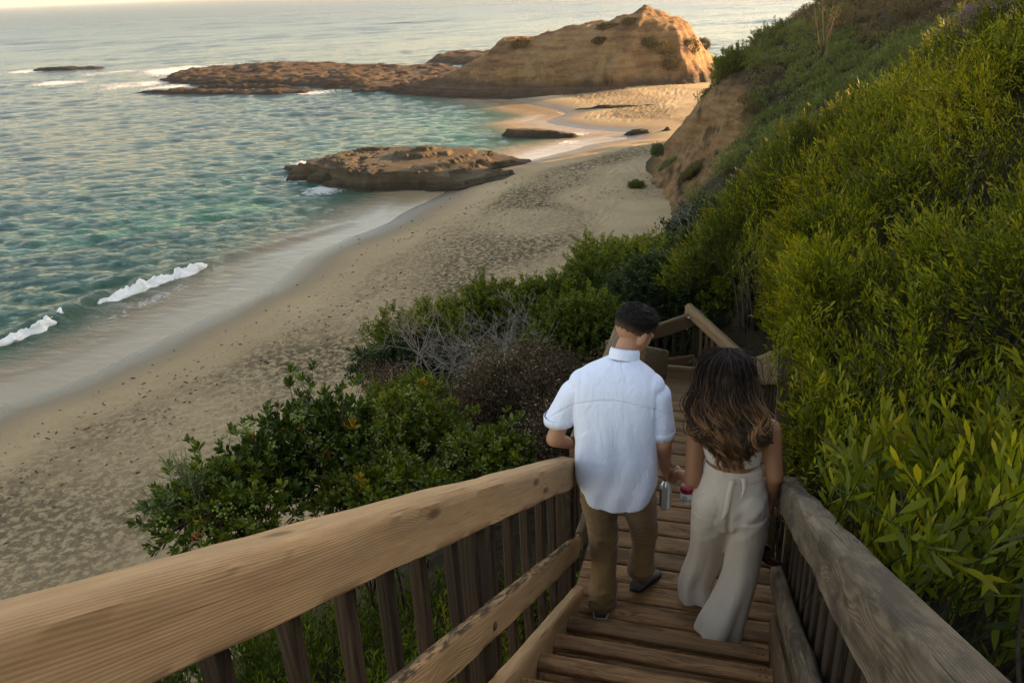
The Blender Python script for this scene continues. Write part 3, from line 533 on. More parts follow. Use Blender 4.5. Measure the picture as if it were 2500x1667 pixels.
P, N = canopy(vcan, AREA, 118, ((0, 1.), (-.13, .9), (-.30, .6)))
nw = 1500; wy_ = rng.uniform(3.5, 8.5, nw); wx_ = .36+.10*rng.random(nw)-.05*np.maximum(0, wy_-6); wz_ = vcan(wx_+.1, wy_)-rng.random(nw)**1.4*.85
P = np.vstack([P, np.stack([wx_, wy_, wz_], 1)]); N = np.vstack([N, np.tile([-.75, -.35, .35], (nw, 1))])
P = P+rng.normal(size=P.shape)*.025; kp = np.linalg.norm(P, axis=1) > 2.0; P, N = P[kp], N[kp]; up = np.array([.0, -.05, 1.]); T = .95*N+.55*up+rng.normal(size=P.shape)*.40+.65*np.stack([vn(P, 2.6, 21), vn(P, 2.6, 22), .5*vn(P, 2.6, 23)], 1)
dist = np.linalg.norm(P, axis=1); own = np.argmin(np.stack([np.hypot(P[:, 0]-a, P[:, 1]-b) for a, b in seeds], 1), 1)
patch = .46+.42*vn(P, 1.1, 4)+.12*vn(P, 3.1, 5)-.10*sstep(4, 7.5, P[:, 1])
twigB = MT('acacia_twig', .8, .2); twigB.out((.14, .085, .035))
LEAF_ME = None
for k, (sx, sy) in enumerate(seeds):
    m = own == k
    if m.sum() < 5: continue
    base = np.array([sx, sy, float(ground(sx, sy))]); rt = root('acacia_shrub', base, slab[k], 'shrub', 'acacia shrubs on the bank right of the stairs')
    near = k in (0, 1, 2, 3)
    p, t_, pb = P[m], T[m], patch[m]
    V, F_, at = foliage('acn' if near else 'aca', p-t_/np.linalg.norm(t_, axis=1)[:, None]*.14, t_, rng.uniform(.8, 1.3, len(p))*(1.12 if near else 1.0), pb)
    if k == 0 or k == 2:    # the largest leaves are leaves of their own
        TV = SPR['acn'][0]; nk = SPR['acn'][4]; stride = len(TV); nf = len(SPR['acn'][1]); nl = nk//6; n = len(p)
        cen = V.reshape(n, stride, 3)[:, :nk].reshape(n, nl, 6, 3).mean(2); pr = cen.reshape(-1, 3)
        f = pr@Ff; uu = (pr@Rr)/f*FPX+CX; vv = (pr@Dd)/f*FPX+CY; vis = (uu > 1900) & (uu < 2520) & (vv > 900) & (vv < 1690)
        top = (pr[:, 2] > vcan(pr[:, 0], pr[:, 1])-.02); sc_ = np.where(vis & top, f, 99); cand = np.argsort(sc_)[:260 if k == 0 else 150]; cand = cand[sc_[cand] < 90]
        facem = np.ones(len(F_), bool)
        lv, lf = leaf_t(.064, .0142)
        if LEAF_ME is None: LEAF_ME = [mesh('leaf', lv, lf, L_ACA, True, {'rnd': np.full(6, q), 'tip': np.zeros(6)}) for q in (.45, .6, .75, .9)]
        Vr = V.reshape(n, stride, 3)
        for c in cand:
            i, j = divmod(int(c), nl); q = Vr[i, j*6:(j+1)*6]; facem[i*nf+j*2:i*nf+j*2+2] = False
            zx = q[3]-q[0]; Lq = np.linalg.norm(zx)/math.hypot(.064, .12*.064); xx = q[1]-q[5]; xx /= np.linalg.norm(xx); zz = zx/np.linalg.norm(zx)
            al = math.atan(.12); yy = np.cross(zz, xx); z2 = zz*math.cos(al)-yy*math.sin(al); y2 = np.cross(z2, xx)
            o = bpy.data.objects.new('leaf', LEAF_ME[int(rng.integers(0, 4))]); COL.objects.link(o); o.parent = rt
            Mx = np.stack([xx, y2, z2], 1)*Lq; bb = q[0]-base
            o.matrix_local = Matrix([[*Mx[0], bb[0]], [*Mx[1], bb[1]], [*Mx[2], bb[2]], [0, 0, 0, 1]])
        F_ = F_[facem]
    part('foliage', V, F_, L_ACA, rt, True, at, kind='stuff')
    br = []
    for q in rng.permutation(len(p))[:min(26, len(p))]:
        e = p[q]; s_ = base+np.array([rng.normal()*.12, rng.normal()*.12, .02]); mid = (e+s_)/2+rng.normal(size=3)*.1+np.array([0, 0, .06]); tt = np.linspace(0, 1, 7)[:, None]
        br.append(tube((1-tt)**2*s_+2*tt*(1-tt)*mid+tt**2*e, np.linspace(.014, .003, 7), 5))
    V, F_ = join(br); part('branches', V, F_, BARK, rt)
# ------------------------------------------------------------------ low greenery under the left railing
low = rbf([(-.9, .5, -2.25), (-.95, 1.5, -2.65), (-.95, 2.5, -3.1), (-.95, 3.5, -3.6), (-2, .5, -2.75), (-2, 2, -3.05), (-2, 3.4, -3.65), (-3.2, 1, -3.1), (-3.2, 2.5, -3.5), (-3.9, 1.8, -3.8), (-1, 4.5, -3.75), (-2, 4.6, -4.1), (-1.5, 1.6, -2.6), (-.95, 5.6, -4.0)])
lseeds = [(-1.35, .9), (-1.4, 1.9), (-2.6, 1.4), (-1.5, 2.9), (-2.8, 2.5), (-1.4, 3.9)]
llab = ['green shrub seen between the nearest balusters of the left railing', 'green shrub behind the middle balusters of the left railing', 'green shrub low on the slope under the near left handrail', 'shaded shrub behind the paired posts of the left railing', 'shrub on the slope further out behind the left balusters', 'dark low shrub behind the last balusters beside the man']
lowv = lambda x, y: low(x, y)+.16*n2(x, y, 1.4, 3, 17)
P, N = canopy(lowv, [(-.84, .2), (-.84, 4.7), (-2.6, 4.6), (-3.9, 3.0), (-3.9, .2)], 135, ((0, 1.), (-.16, .6)))
T = .4*N+up+rng.normal(size=P.shape)*.32; own = np.argmin(np.stack([np.hypot(P[:, 0]-a, P[:, 1]-b) for a, b in lseeds], 1), 1); patch = .5+.35*vn(P, 1.5, 8)
for k, (sx, sy) in enumerate(lseeds):
    m = own == k; rt = root('low_shrub', (sx, sy, float(ground(sx, sy))), llab[k], 'shrub', 'low green shrubs under the left railing')
    V, F_, at = foliage('low', P[m]-T[m]*.12, T[m], rng.uniform(.8, 1.3, m.sum()), patch[m]); part('foliage', V, F_, L_LOW, rt, True, at, kind='stuff')
# yellow weeds poking up between the far balusters
for k, (wx, wy, wz) in enumerate([(-1.0, 2.3, -2.15), (-1.0, 2.62, -2.3), (-.98, 2.95, -2.55), (-1.0, 3.25, -2.7)]):
    rt = root('tall_weed', (wx, wy, float(ground(wx, wy))), ['tall yellow weed just beyond the paired posts of the left railing', 'yellow weed behind the third last baluster gap on the left', 'slim yellow weed between the last balusters on the left', 'yellow weed nearest the man behind the left railing'][k], 'weed', 'yellow weeds behind the left balusters')
    zz = np.linspace(float(ground(wx, wy)), wz, 12); st = np.stack([wx+.03*np.sin(zz*4+k), wy+.02*np.cos(zz*3), zz], 1); V, F_ = tube(st, np.linspace(.004, .0015, 12), 4); part('stem', V, F_, L_GRS, rt, attrs={'rnd': np.full(len(V), .4), 'tip': np.zeros(len(V))})
    h = rng.uniform(.25, 1, 150); pp = np.stack([np.interp(h, np.linspace(0, 1, 12), st[:, i]) for i in range(3)], 1); a = rng.random(150)*6.28
    lt = leaf_t(.045, .006); V, F_ = place(lt[0], lt[1], basis(np.stack([np.cos(a), np.sin(a), np.full(150, 1.3)], 1), a), pp, (1.3-h*.7)); part('leaves', V, F_, L_GRS, rt, attrs={'rnd': np.repeat(rng.random(150), 6), 'tip': np.zeros(len(V))}, kind='stuff')
# ------------------------------------------------------------------ branching shrubs with glossy whorls (left) and others
def bushy(name, center, radii, ntips, kind, mat, label, group, seed, squash=1.0, berries=0, yellow=0, bz=None, basis_up=.9, scl=1.0, shell=.5, lob=.65, wood_=BARK, subw=.007):
    r = np.random.default_rng(seed); c = np.array(center, float); rt_loc = np.array([c[0], c[1], float(ground(c[0], c[1])) if bz is None else bz])
    rt = root(name, rt_loc, label, 'shrub', group); R = np.array(radii, float)
    d = r.normal(size=(ntips*2, 3)); d /= np.linalg.norm(d, axis=1)[:, None]; d = d[d[:, 2] > -.45][:ntips]; n = len(d)
    lobe = 1+lob*vn(d*1.6, 1.6, seed)+.15*vn(d, 5, seed+1)
    tips = c+d*R*(lobe*r.uniform(1-shell, 1.0, n)**1.0)[:, None]
    gmin = ground(tips[:, 0], tips[:, 1])+.05; tips[:, 2] = np.maximum(tips[:, 2], gmin)
    # skeleton: base -> limbs -> sub limbs -> tips
    nl = max(5, ntips//70); L1 = c+(tips[r.integers(0, n, nl)]-c)*.35-np.array([0, 0, R[2]*.3]); L2 = c+(tips[r.integers(0, n, nl*5)]-c)*.72
    br = []; tt = np.linspace(0, 1, 6)[:, None]
    def seg(a, b, r0, r1):
        m_ = (a+b)/2+r.normal(size=3)*np.linalg.norm(b-a)*.13; br.append(tube((1-tt)**2*a+2*tt*(1-tt)*m_+tt**2*b, np.linspace(r0, r1, 6), 4))
    for q in L1: seg(rt_loc+r.normal(size=3)*[.08, .08, 0], q, .028*R.max(), .016*R.max())
    for q in L2: j = np.argmin(np.linalg.norm(L1-q, axis=1)); seg(L1[j], q, .013*R.max(), .007*R.max())
    J = np.argmin(np.linalg.norm(L2[None]-tips[:, None], axis=2), 1)
    for i in range(n): seg(L2[J[i]], tips[i], subw*.9, subw*.35)
    V, F_ = join(br); part('branches', V, F_, wood_, rt)
    T = (tips-L2[J]); T /= np.linalg.norm(T, axis=1)[:, None]+1e-6; T = T+np.array([0, 0, basis_up])+.3*d
    # several sprigs round each tip
    k = {'pit': 3, 'cen': 4, 'brn': 5, 'gry': 3, 'aca': 2, 'low': 2}[kind]
    PP = np.repeat(tips, k, 0)+r.normal(size=(n*k, 3))*.055*scl; TT = np.repeat(T, k, 0)+r.normal(size=(n*k, 3))*.45
    base = .5+.3*vn(PP, 1.8/scl, seed+3)+.1*(PP[:, 2]-c[2])/R[2]
    V, F_, at = foliage(kind, PP, TT, r.uniform(.75, 1.25, n*k)*scl, base, r); part('foliage', V, F_, mat, rt, True, at, kind='stuff')
    if yellow:
        ii = r.integers(0, n, yellow); V, F_, at = foliage(kind, tips[ii]+r.normal(size=(yellow, 3))*.03, T[ii], r.uniform(.9, 1.3, yellow), None, r); part('yellowing_leaves', V, F_, L_YEL, rt, True, at, kind='stuff')
    if berries:
        ii = r.integers(0, n, berries); q = []
        ico = np.array([[0, 0, 1], [.9, 0, .4], [.28, .85, .4], [-.72, .53, .4], [-.72, -.53, .4], [.28, -.85, .4], [.72, .53, -.4], [-.28, .85, -.4], [-.9, 0, -.4], [-.28, -.85, -.4], [.72, -.53, -.4], [0, 0, -1]])
        icf = np.array([[0, 1, 2], [0, 2, 3], [0, 3, 4], [0, 4, 5], [0, 5, 1], [1, 6, 2], [2, 7, 3], [3, 8, 4], [4, 9, 5], [5, 10, 1], [6, 7, 2], [7, 8, 3], [8, 9, 4], [9, 10, 5], [10, 6, 1], [11, 7, 6], [11, 8, 7], [11, 9, 8], [11, 10, 9], [11, 6, 10]])
        pp = np.repeat(tips[ii]+T[ii]*.03, 16, 0)+r.normal(size=(berries*16, 3))*.022; V, F_ = place(ico*.0085, icf, np.repeat(np.eye(3)[None], len(pp), 0), pp); part('berries', V, F_, BERRY, rt, kind='stuff')
    return rt
GP = 'dark glossy shrubs between the left railing and the beach'
bushy('pittosporum_shrub', atR(765, 1040, 5.1), (.33, .33, .50), 150, 'pit', L_PIT, 'tall dark green shrub with berry clusters, its peak highest against the sand', GP, 21, berries=80, yellow=10, bz=-4.4)
bushy('pittosporum_shrub', atR(500, 1180, 4.6), (.34, .34, .28), 115, 'pit', L_PIT, 'dark green berried shrub lowest at the left, just above the tan handrail', GP, 22, berries=50, yellow=2, bz=-4.4)
bushy('pittosporum_shrub', atR(930, 1010, 5.9), (.46, .48, .32), 170, 'pit', L_PIT, 'dark green glossy shrub right of the tall berried one, woody in the middle', GP, 23, berries=40, yellow=6, bz=-4.9)
bushy('pittosporum_shrub', atR(1125, 1060, 5.2), (.30, .35, .19), 110, 'pit', L_PIT, 'low dark green shrub with pale berries next to the brown dry bush', GP, 24, berries=50, bz=-4.7)
bushy('pittosporum_shrub', atR(860, 1145, 4.7), (.46, .36, .20), 120, 'pit', L_PIT, 'leafy dark shrub close behind the middle of the tan handrail', GP, 25, berries=60, yellow=8, bz=-4.6)
GC = 'green shrubs on the bluff edge left of the man'
bushy('pittosporum_shrub', atR(610, 1090, 4.9), (.27, .28, .32), 85, 'pit', L_PIT, 'dark green shrub filling the gap between the tall berried one and the lowest left one', GP, 26, berries=40, yellow=3, bz=-4.4)
bushy('coastal_shrub', atR(990, 800, 12.3), (.92, .8, .52), 520, 'cen', L_CEN, 'round dark green bush farthest left on the bluff edge', GC, 31, bz=-6.6, scl=1.35)
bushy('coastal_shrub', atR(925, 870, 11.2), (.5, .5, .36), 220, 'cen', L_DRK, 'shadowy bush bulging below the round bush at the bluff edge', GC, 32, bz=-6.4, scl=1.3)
bushy('coastal_shrub', atR(1155, 735, 12.9), (.80, .75, .42), 480, 'cen', L_CEN, 'bright green bush with a spiky top in the middle of the bluff edge', GC, 33, bz=-6.2, scl=1.35)
bushy('coastal_shrub', atR(1275, 715, 13.2), (.65, .6, .34), 340, 'cen', L_CEN, 'green bush on the bluff edge left of the teal towel', GC, 34, bz=-6.2, scl=1.35)
bushy('coastal_shrub', atR(1335, 780, 9.6), (.62, .7, .36), 480, 'cen', L_CEN, 'fine leaved green bush directly behind the head of the man', GC, 35, bz=-5.3, scl=1.1)
bushy('coastal_shrub', atR(960, 950, 8.2), (.45, .45, .26), 200, 'cen', L_CEN, 'small green bush between the dry grey branches and the dark berried shrub', GC, 38, bz=-5.4, scl=1.1)
GD = 'dark shrubs beyond the far landing'
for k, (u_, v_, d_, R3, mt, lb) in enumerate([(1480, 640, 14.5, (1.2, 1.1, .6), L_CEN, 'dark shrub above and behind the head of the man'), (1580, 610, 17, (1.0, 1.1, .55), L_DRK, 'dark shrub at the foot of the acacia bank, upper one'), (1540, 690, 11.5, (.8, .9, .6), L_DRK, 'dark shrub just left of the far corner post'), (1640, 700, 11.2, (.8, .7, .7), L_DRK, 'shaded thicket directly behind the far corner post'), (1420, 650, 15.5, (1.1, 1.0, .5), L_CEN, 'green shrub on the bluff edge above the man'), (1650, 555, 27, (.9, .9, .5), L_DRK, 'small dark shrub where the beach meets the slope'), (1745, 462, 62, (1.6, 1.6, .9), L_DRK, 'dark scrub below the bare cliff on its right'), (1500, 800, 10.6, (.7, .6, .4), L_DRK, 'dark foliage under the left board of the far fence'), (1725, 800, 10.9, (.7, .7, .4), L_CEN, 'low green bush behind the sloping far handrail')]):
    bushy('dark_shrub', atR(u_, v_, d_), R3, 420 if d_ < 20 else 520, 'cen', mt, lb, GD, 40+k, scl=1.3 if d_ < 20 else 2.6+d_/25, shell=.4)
# brown dried buckwheat
GB = 'dry brown bushes left of the man'
bushy('dry_brown_bush', atR(1235, 925, 7.3), (.62, .6, .50), 800, 'brn', L_BRN, 'dense brown dried bush right beside the white shirt', GB, 51, bz=-4.9, scl=1.0, shell=.6, basis_up=1.3)
bushy('dry_brown_bush', atR(1140, 960, 7.1), (.45, .5, .34), 480, 'brn', L_BRN, 'smaller dried brown bush left of the dense brown one', GB, 52, bz=-4.8, scl=1.0, shell=.6, basis_up=1.3)
bushy('dry_brown_bush', atR(1290, 1010, 6.4), (.32, .4, .3), 220, 'brn', L_BRN, 'dried brown bush touching the left elbow of the man', GB, 53, bz=-4.6, shell=.6)
bushy('dry_brown_bush', atR(905, 890, 10.6), (.45, .4, .35), 160, 'brn', L_BRN, 'withered bush at the left foot of the round green bush', GB, 54, bz=-6.4, shell=.6)
# bleached leafless branches
def dry_branches(c, R, n, seed, label, loc_z):
    r = np.random.default_rng(seed); rt = root('leafless_shrub', (c[0], c[1], loc_z), label, 'shrub', 'bleached leafless branches on the slope'); L = []
    b0 = np.array([c[0], c[1], loc_z])
    def grow(p, d, l, rad, dep):
        k = 5; pts = [p]
        for i in range(k): d = d+r.normal(size=3)*.16; d /= np.linalg.norm(d); p = p+d*l/k; pts.append(p)
        L.append(tube(pts, np.linspace(rad, rad*.55, k+1), 4))
        if dep:
            for q in range(3 if dep > 1 else 4):
                i = r.integers(2, k+1); dd = d+r.normal(size=3)*.75+np.array([0, 0, .1]); grow(pts[i], dd/np.linalg.norm(dd), l*.66, rad*.58, dep-1)
    for i in range(n):
        a = r.random()*6.28; d = np.array([math.cos(a)*.9, math.sin(a)*.9, .8+.5*r.random()]); d /= np.linalg.norm(d); grow(b0+r.normal(size=3)*[R*.3, R*.3, .02], d, R*.8, .011, 3)
    V, F_ = join(L); part('branches', V, F_, DRYW, rt)
for k, (u_, v_, d_, R_s, lb) in enumerate([(1090, 860, 9.2, .95, 'tangle of bleached grey branches in the middle of the slope'), (1030, 840, 10.0, .8, 'bleached branches left of the grey tangle, under the round bush'), (1190, 830, 9.4, .75, 'pale bare branches right of the grey tangle'), (1245, 770, 10.6, .5, 'bare twigs standing between the two bright green bushes'), (1130, 930, 7.8, .45, 'bare dark twigs above the glossy shrub with berries'), (1590, 560, 22, 1.0, 'brown twiggy bush at the edge of the acacia bank')]):
    c = atR(u_, v_, d_); dry_branches(c, R_s, 9, 60+k, lb, c[2]-.25)
for k, (u_, v_, d_) in enumerate([(400, 1085, 4.5), (325, 1180, 4.3), (440, 1100, 4.5)]):
    e = atR(u_, v_, d_); b = atR(500, 1215, 4.4)
    rt = root('grey_leaf_sprig', b, ['grey green sprig sticking out over the sand, upper of the left pair', 'grey green sprig sticking out over the sand, lower and leftmost', 'short grey green sprig beside the upper left one'][k], 'plant', 'grey leaved sprigs at the far left')
    tt = np.linspace(0, 1, 14)[:, None]; st = b*(1-tt)+e*tt+np.array([0, 0, .12])*(tt*(1-tt)*4); V, F_ = tube(st, np.linspace(.005, .002, 14), 4); part('stem', V, F_, BARK, rt)
    q = st[7:]; pp = np.repeat(q, 3, 0)+rng.normal(size=(len(q)*3, 3))*.02; V, F_, at = foliage('gry', pp, np.repeat([e-b], len(pp), 0)+rng.normal(size=(len(pp), 3))*.35, np.full(len(pp), .62)); part('leaves', V, F_, L_GRY, rt, True, at, kind='stuff')
# ------------------------------------------------------------------ scrub on the far spur and the slope between
def far_scrub(name, test, n, smin, smax, mat, dens, seed, label_kind='stuff'):
    r = np.random.default_rng(seed); x = r.uniform(-14, 40, n*6); y = r.uniform(24, 150, n*6); az_ = np.degrees(np.arctan2(x, y)); ok = test(x, y, az_); x, y = x[ok][:n], y[ok][:n]
    z = ground(x, y)+n2(x, y, .08, 4, 6)*.8*sstep(20, 60, np.hypot(x, y)); s = r.uniform(smin, smax, len(x)); k = dens
    d = r.normal(size=(len(x), k, 3)); d /= np.linalg.norm(d, axis=2)[..., None]; d[..., 2] = np.abs(d[..., 2]); lob = 1+.25*vn(d*2+x[:, None, None], 1.3, seed)
    Pp = np.stack([x, y, z], 1)[:, None]+d*(s[:, None]*lob*r.uniform(.75, 1.05, (len(x), k)))[..., None]*np.array([1, 1, .8]); Pp = Pp.reshape(-1, 3)
    T = d.reshape(-1, 3)+np.array([0, 0, .9])+r.normal(size=(len(Pp), 3))*.5; lt = leaf_t(.27, .06, .3, .2); sc = r.uniform(.6, 1.3, len(Pp))*np.clip(np.linalg.norm(Pp, axis=1)/75, .45, 1.35)
    V, F_ = place(lt[0], lt[1], basis(T, r.random(len(Pp))*6.28), Pp, sc)
    rn = np.repeat(np.clip(.5+.28*vn(Pp, .35, seed+2)+.18*r.normal(size=len(Pp)), 0, 1), 6)
    return ob(name, mesh(name, V, F_, mat, True, {'rnd': rn, 'tip': rn*0}), label=label_kind[0], cat=label_kind[1], kind='stuff')
cliffkeep = lambda x, y: np.exp(-((x+6.3)/6.3)**2-((y-108)/15)**2)
sp = lambda x, y: n2(x, y, .045, 3, 77)
far_scrub('ridge_scrub', lambda x, y, a: (cliffkeep(x, y) < .30) & (sp(x, y) > -.12) & (y > 30) & (x > -7+.0*y) & (ground(x, y) > -23), 1500, .8, 1.7, L_FAR, 210, 5, ('soft olive green scrub covering the far ridge and its slopes', 'scrub'))
far_scrub('ridge_brush', lambda x, y, a: (cliffkeep(x, y) < .42) & (sp(x, y) <= -.0) & (y > 30) & (x > -8) & (ground(x, y) > -23.6), 800, .7, 1.4, L_OLV, 170, 6, ('brownish dry brush between the green scrub of the far ridge', 'scrub'))
for k, (u_, v_, d_, s_, mt, lb) in enumerate([(1695, 165, 121, (3.4, 3, 2.6), L_CEN, 'green bush on the ridge line right of the headland'), (1780, 110, 126, (3.0, 3, 2.2), L_FAR, 'bush higher up the ridge line against the sea'), (1533, 395, 110, (1.0, .8, 1.0), L_GRY, 'pale green bush at the left foot of the bare cliff'), (1510, 350, 111, (.6, .5, .8), L_GRY, 'wispy pale plant standing left of the bare cliff'), (1462, 428, 105, (.8, .7, .35), L_CEN, 'small isolated green plant on the sand left of the cliff foot'), (1585, 455, 100, (1.3, 1.2, .8), L_OLV, 'brown green bush growing at the cliff foot')]):
    c = atR(u_, v_, d_); bushy('ridge_shrub', c, s_, 200, 'cen', mt, lb, 'shrubs around the bare cliff', 70+k, bz=c[2]-s_[2]*.8, scl=6.5 if k < 2 else 2.4, lob=.3, subw=.05 if k < 2 else .02)
for k, (c, sz) in enumerate(HSCRUB):
    r = np.random.default_rng(300+k); n = 1300; d = r.normal(size=(n, 3)); d /= np.linalg.norm(d, axis=1)[:, None]; P = c+d*np.array(sz)*(.6+.5*r.random((n, 1)))*(1+.3*vn(d*1.7, 1.2, k))[:, None]
    lt = leaf_t(.5, .24, .3, .2); V, F_ = place(lt[0], lt[1], basis(d+[0, 0, .6]+r.normal(size=(n, 3))*.5, r.random(n)*6), P, r.uniform(.5, 1.1, n)); part('headland_scrub', V, F_, L_OLV, hr, True, {'rnd': np.repeat(np.clip(.35+.2*r.normal(size=n), 0, 1), 6), 'tip': np.zeros(n*6)}, kind='stuff')
# purple weeds on the crest
for k, (u_, v_) in enumerate([(2205, 45), (2235, 25), (2330, 20), (1900, 20)]):
    d_ = 8.6 if k < 3 else 60; e = atR(u_, v_, d_); rt = root('flowering_weed', (e[0], e[1], e[2]-.5*(1 if k < 3 else 6)), ['stalk of dusty purple flowers on the acacia crest, left of two', 'stalk of dusty purple flowers on the acacia crest, right of two', 'seeding weed against the top right corner', 'bare twiggy weed on the ridge line against the sea'][k], 'plant', 'flowering weeds along the crest')
    f_ = 1 if k < 3 else 6; L = []; tips = []
    for q in range(9):
        b = e-np.array([0, 0, .5*f_]); t2 = e+rng.normal(size=3)*[.09*f_, .06*f_, .07*f_]; L.append(tube([b, (b+t2)/2+rng.normal(size=3)*.02*f_, t2], [.004*f_, .003*f_, .0015*f_], 4)); tips.append(t2)
    V, F_ = join(L); part('stems', V, F_, BARK, rt)
    pp = np.repeat(tips, 26, 0)+rng.normal(size=(9*26, 3))*.022*f_; lt = leaf_t(.014*f_, .01*f_); V, F_ = place(lt[0], lt[1], basis(rng.normal(size=pp.shape), pp[:, 0]), pp); part('flower_heads', V, F_, L_PUR if k < 3 else L_OLV, rt, attrs={'rnd': rng.random(len(V)), 'tip': np.zeros(len(V))}, kind='stuff')
# ------------------------------------------------------------------ evening haze over the sea
hz = MT('haze'); hz.nt.nodes.remove(hz.b); pv = hz.nt.nodes.new('ShaderNodeVolumePrincipled'); pv.inputs['Density'].default_value = HAZE; pv.inputs['Color'].default_value = (1.0, .93, .82, 1); pv.inputs['Anisotropy'].default_value = .5
hz.nt.links.new(pv.outputs[0], hz.nt.nodes['Material Output'].inputs['Volume'])
a = 52000.; V = np.array([[x, y, z] for z in (-34., 26.) for x, y in ((-a, -a), (a, -a), (a, a), (-a, a))])
ob('haze', mesh('haze', V, [np.array([[3, 2, 1, 0], [4, 5, 6, 7], [0, 1, 5, 4], [1, 2, 6, 5], [2, 3, 7, 6], [3, 0, 4, 7]])], hz.m, False), kind='stuff')
# ------------------------------------------------------------------ carpentry
def beam(name, p0, p1, w, h, mat, parent, up=(0, 0, 1), ch=.006, n=2, rag=0.0, anchor=(0, 0), seed=0, endcut=None, **kw):
    """board from p0 to p1; width w across, height h along `up` made square to the run; anchor shifts the section (side, up) in units of w, h"""
    p0 = np.array(p0, float); p1 = np.array(p1, float); x = p1-p0; L = np.linalg.norm(x); x /= L; up = np.array(up, float)
    y = np.cross(up, x); y /= np.linalg.norm(y); z = np.cross(x, y)
    o = p0+y*w*anchor[0]+z*h*anchor[1]; a, b = w/2, h/2
    sec = np.array([(-a+ch, -b), (a-ch, -b), (a, -b+ch), (a, b-ch*1.6), (a-ch*1.6, b), (-a+ch*1.6, b), (-a, b-ch*1.6), (-a, -b+ch)])
    if rag: k = 6; sec = np.array([p_ for i in range(8) for p_ in [sec[i]+(sec[(i+1) % 8]-sec[i])*j/(k if i in (0, 2, 4, 6) else 2) for j in range(k if i in (0, 2, 4, 6) else 2)]])
    m = len(sec); t_ = np.linspace(0, L, n+1); V = np.zeros((n+1, m, 3)); V[..., 0] = t_[:, None]; V[..., 1] = sec[None, :, 0]; V[..., 2] = sec[None, :, 1]
    if rag:
        q = np.stack([V[..., 0]*3.0, V[..., 1]*14, V[..., 2]*14], -1)+seed*3.7; nn = fbm(q, 1., 3, seed); rad = V[..., 1:]/(np.linalg.norm(V[..., 1:], axis=-1, keepdims=True))
        crn = (np.abs(V[..., 1]/a)*np.abs(V[..., 2]/b))[..., None]; V[..., 1:] += rad*(nn*rag)[..., None]*(.35+1.6*crn**2); V[..., 2] += .6*rag*np.sin(V[..., 0]*1.7+seed)
    V = V.reshape(-1, 3); F4 = grid_faces(n+1, m, True)[:, ::-1]; c0 = np.arange(m)[None]; c1 = (n*m+np.arange(m))[::-1][None]
    me = mesh(name, V, [F4, c0, c1], mat, bool(rag)); ob_ = bpy.data.objects.new(name, me); COL.objects.link(ob_); ob_.parent = parent
    Lr = np.zeros(3)
    pp = parent
    while pp is not None: Lr += np.array(pp.location); pp = pp.parent
    q = o-Lr; ob_.matrix_local = Matrix([[x[0], y[0], z[0], q[0]], [x[1], y[1], z[1], q[1]], [x[2], y[2], z[2], q[2]], [0, 0, 0, 1]])
    if rag:
        try: me.set_sharp_from_angle(angle=math.radians(50))
        except Exception: pass
    return props(ob_, **kw)
STEEL = simple('dull_bolt_steel', (.25, .23, .21), (.45, .43, .40), 40, .4, Metallic=.9) if False else MT('dull_bolt_steel', .45, .5).out((.32, .30, .28), Metallic=.9)
RUST = simple('rusty_bolt', (.06, .03, .02), (.16, .07, .03), 60, .8)
def bolt(p, nrm, parent, mat=STEEL, r=.011):
    nrm = np.array(nrm, float); V, F_ = tube([np.array(p), np.array(p)+nrm*.006, np.array(p)+nrm*.009], [r, r*.95, r*.6], 10); part('bolt', V, F_, mat, parent, False)
SL = .5407; dirS = np.array([0, 1, -SL])/math.hypot(1, SL); NS = np.array([0, SL, 1])/math.hypot(1, SL)
LX = -.711; RX = .262
# upper flight
st = root('staircase', (-.2, 1.6, -2.1), 'brown wooden beach stairs descending between two handrails', 'stairs')
for k in range(8):
    yn = 3.10-.285*k; zn = -2.87+.154*k; dz = rng.normal()*.002
    for yo, wd in ((-.040, .080), (-.150-.060, .120)):
        beam('tread', (LX+.032, yn+yo+rng.normal()*.002, zn-.021+dz-(.004 if wd > .1 else 0)), (RX, yn+yo+rng.normal()*.003, zn-.021-dz), wd, .042, W_TREAD, st, n=26, rag=.0022, seed=k+(20 if wd > .1 else 0), ch=.006)
beam('stringer', (LX+.002, .1, -1.25-SL*.1), (LX+.002, 3.42, -1.25-SL*3.42), .056, .22, W_RAIL, st, up=NS, n=40, rag=.003, seed=40, ch=.006, anchor=(0, -.0))
beam('stringer', (RX+.028, .1, -1.1-.085-SL*.1), (RX+.028, 3.2, -1.1-.085-SL*3.2), .05, .24, W_MID, st, up=NS, n=30, rag=.003, seed=41)
NL = []
for k in range(8):
    yn = 3.10-.285*k; zn = -2.87+.154*k
    for yo in (-.02, -.06, -.17, -.235):
        for xx in (LX+.055, LX+.075, RX-.03, RX-.05): NL.append(tube([(xx+rng.normal()*.004, yn+yo, zn-.003), (xx, yn+yo, zn+.0022)], [.0042, .0036], 7))
V, F_ = join(NL); part('nail_heads', V, F_, RUST, st, False, kind='stuff')
# walkway
wk = root('boardwalk', (-.22, 4.6, -3.03), 'flat plank walkway at the foot of the first flight, the couple walk on it', 'walkway')
y = 3.16; k = 0
while y < 6.1:
    wdt = .139; beam('plank', (LX-.02, y+wdt/2, -3.03-.019+rng.normal()*.002), (RX+.06, y+wdt/2+rng.normal()*.004, -3.03-.019+rng.normal()*.002), wdt, .038, W_TREAD if k < 17 else W_MID, wk, n=14, rag=.0018, seed=60+k, ch=.004); y += wdt+(.004 if k < 3 or k > 15 else .017); k += 1
for xx in (LX+.05, -.2, RX-.02): beam('joist', (xx, 3.2, -3.15), (xx, 6.05, -3.15), .04, .16, W_DARK, wk)
beam('end_board', (LX-.06, 6.16, -3.0), (RX+.1, 6.16, -3.0), .038, .16, W_MID, wk, n=10, rag=.002)
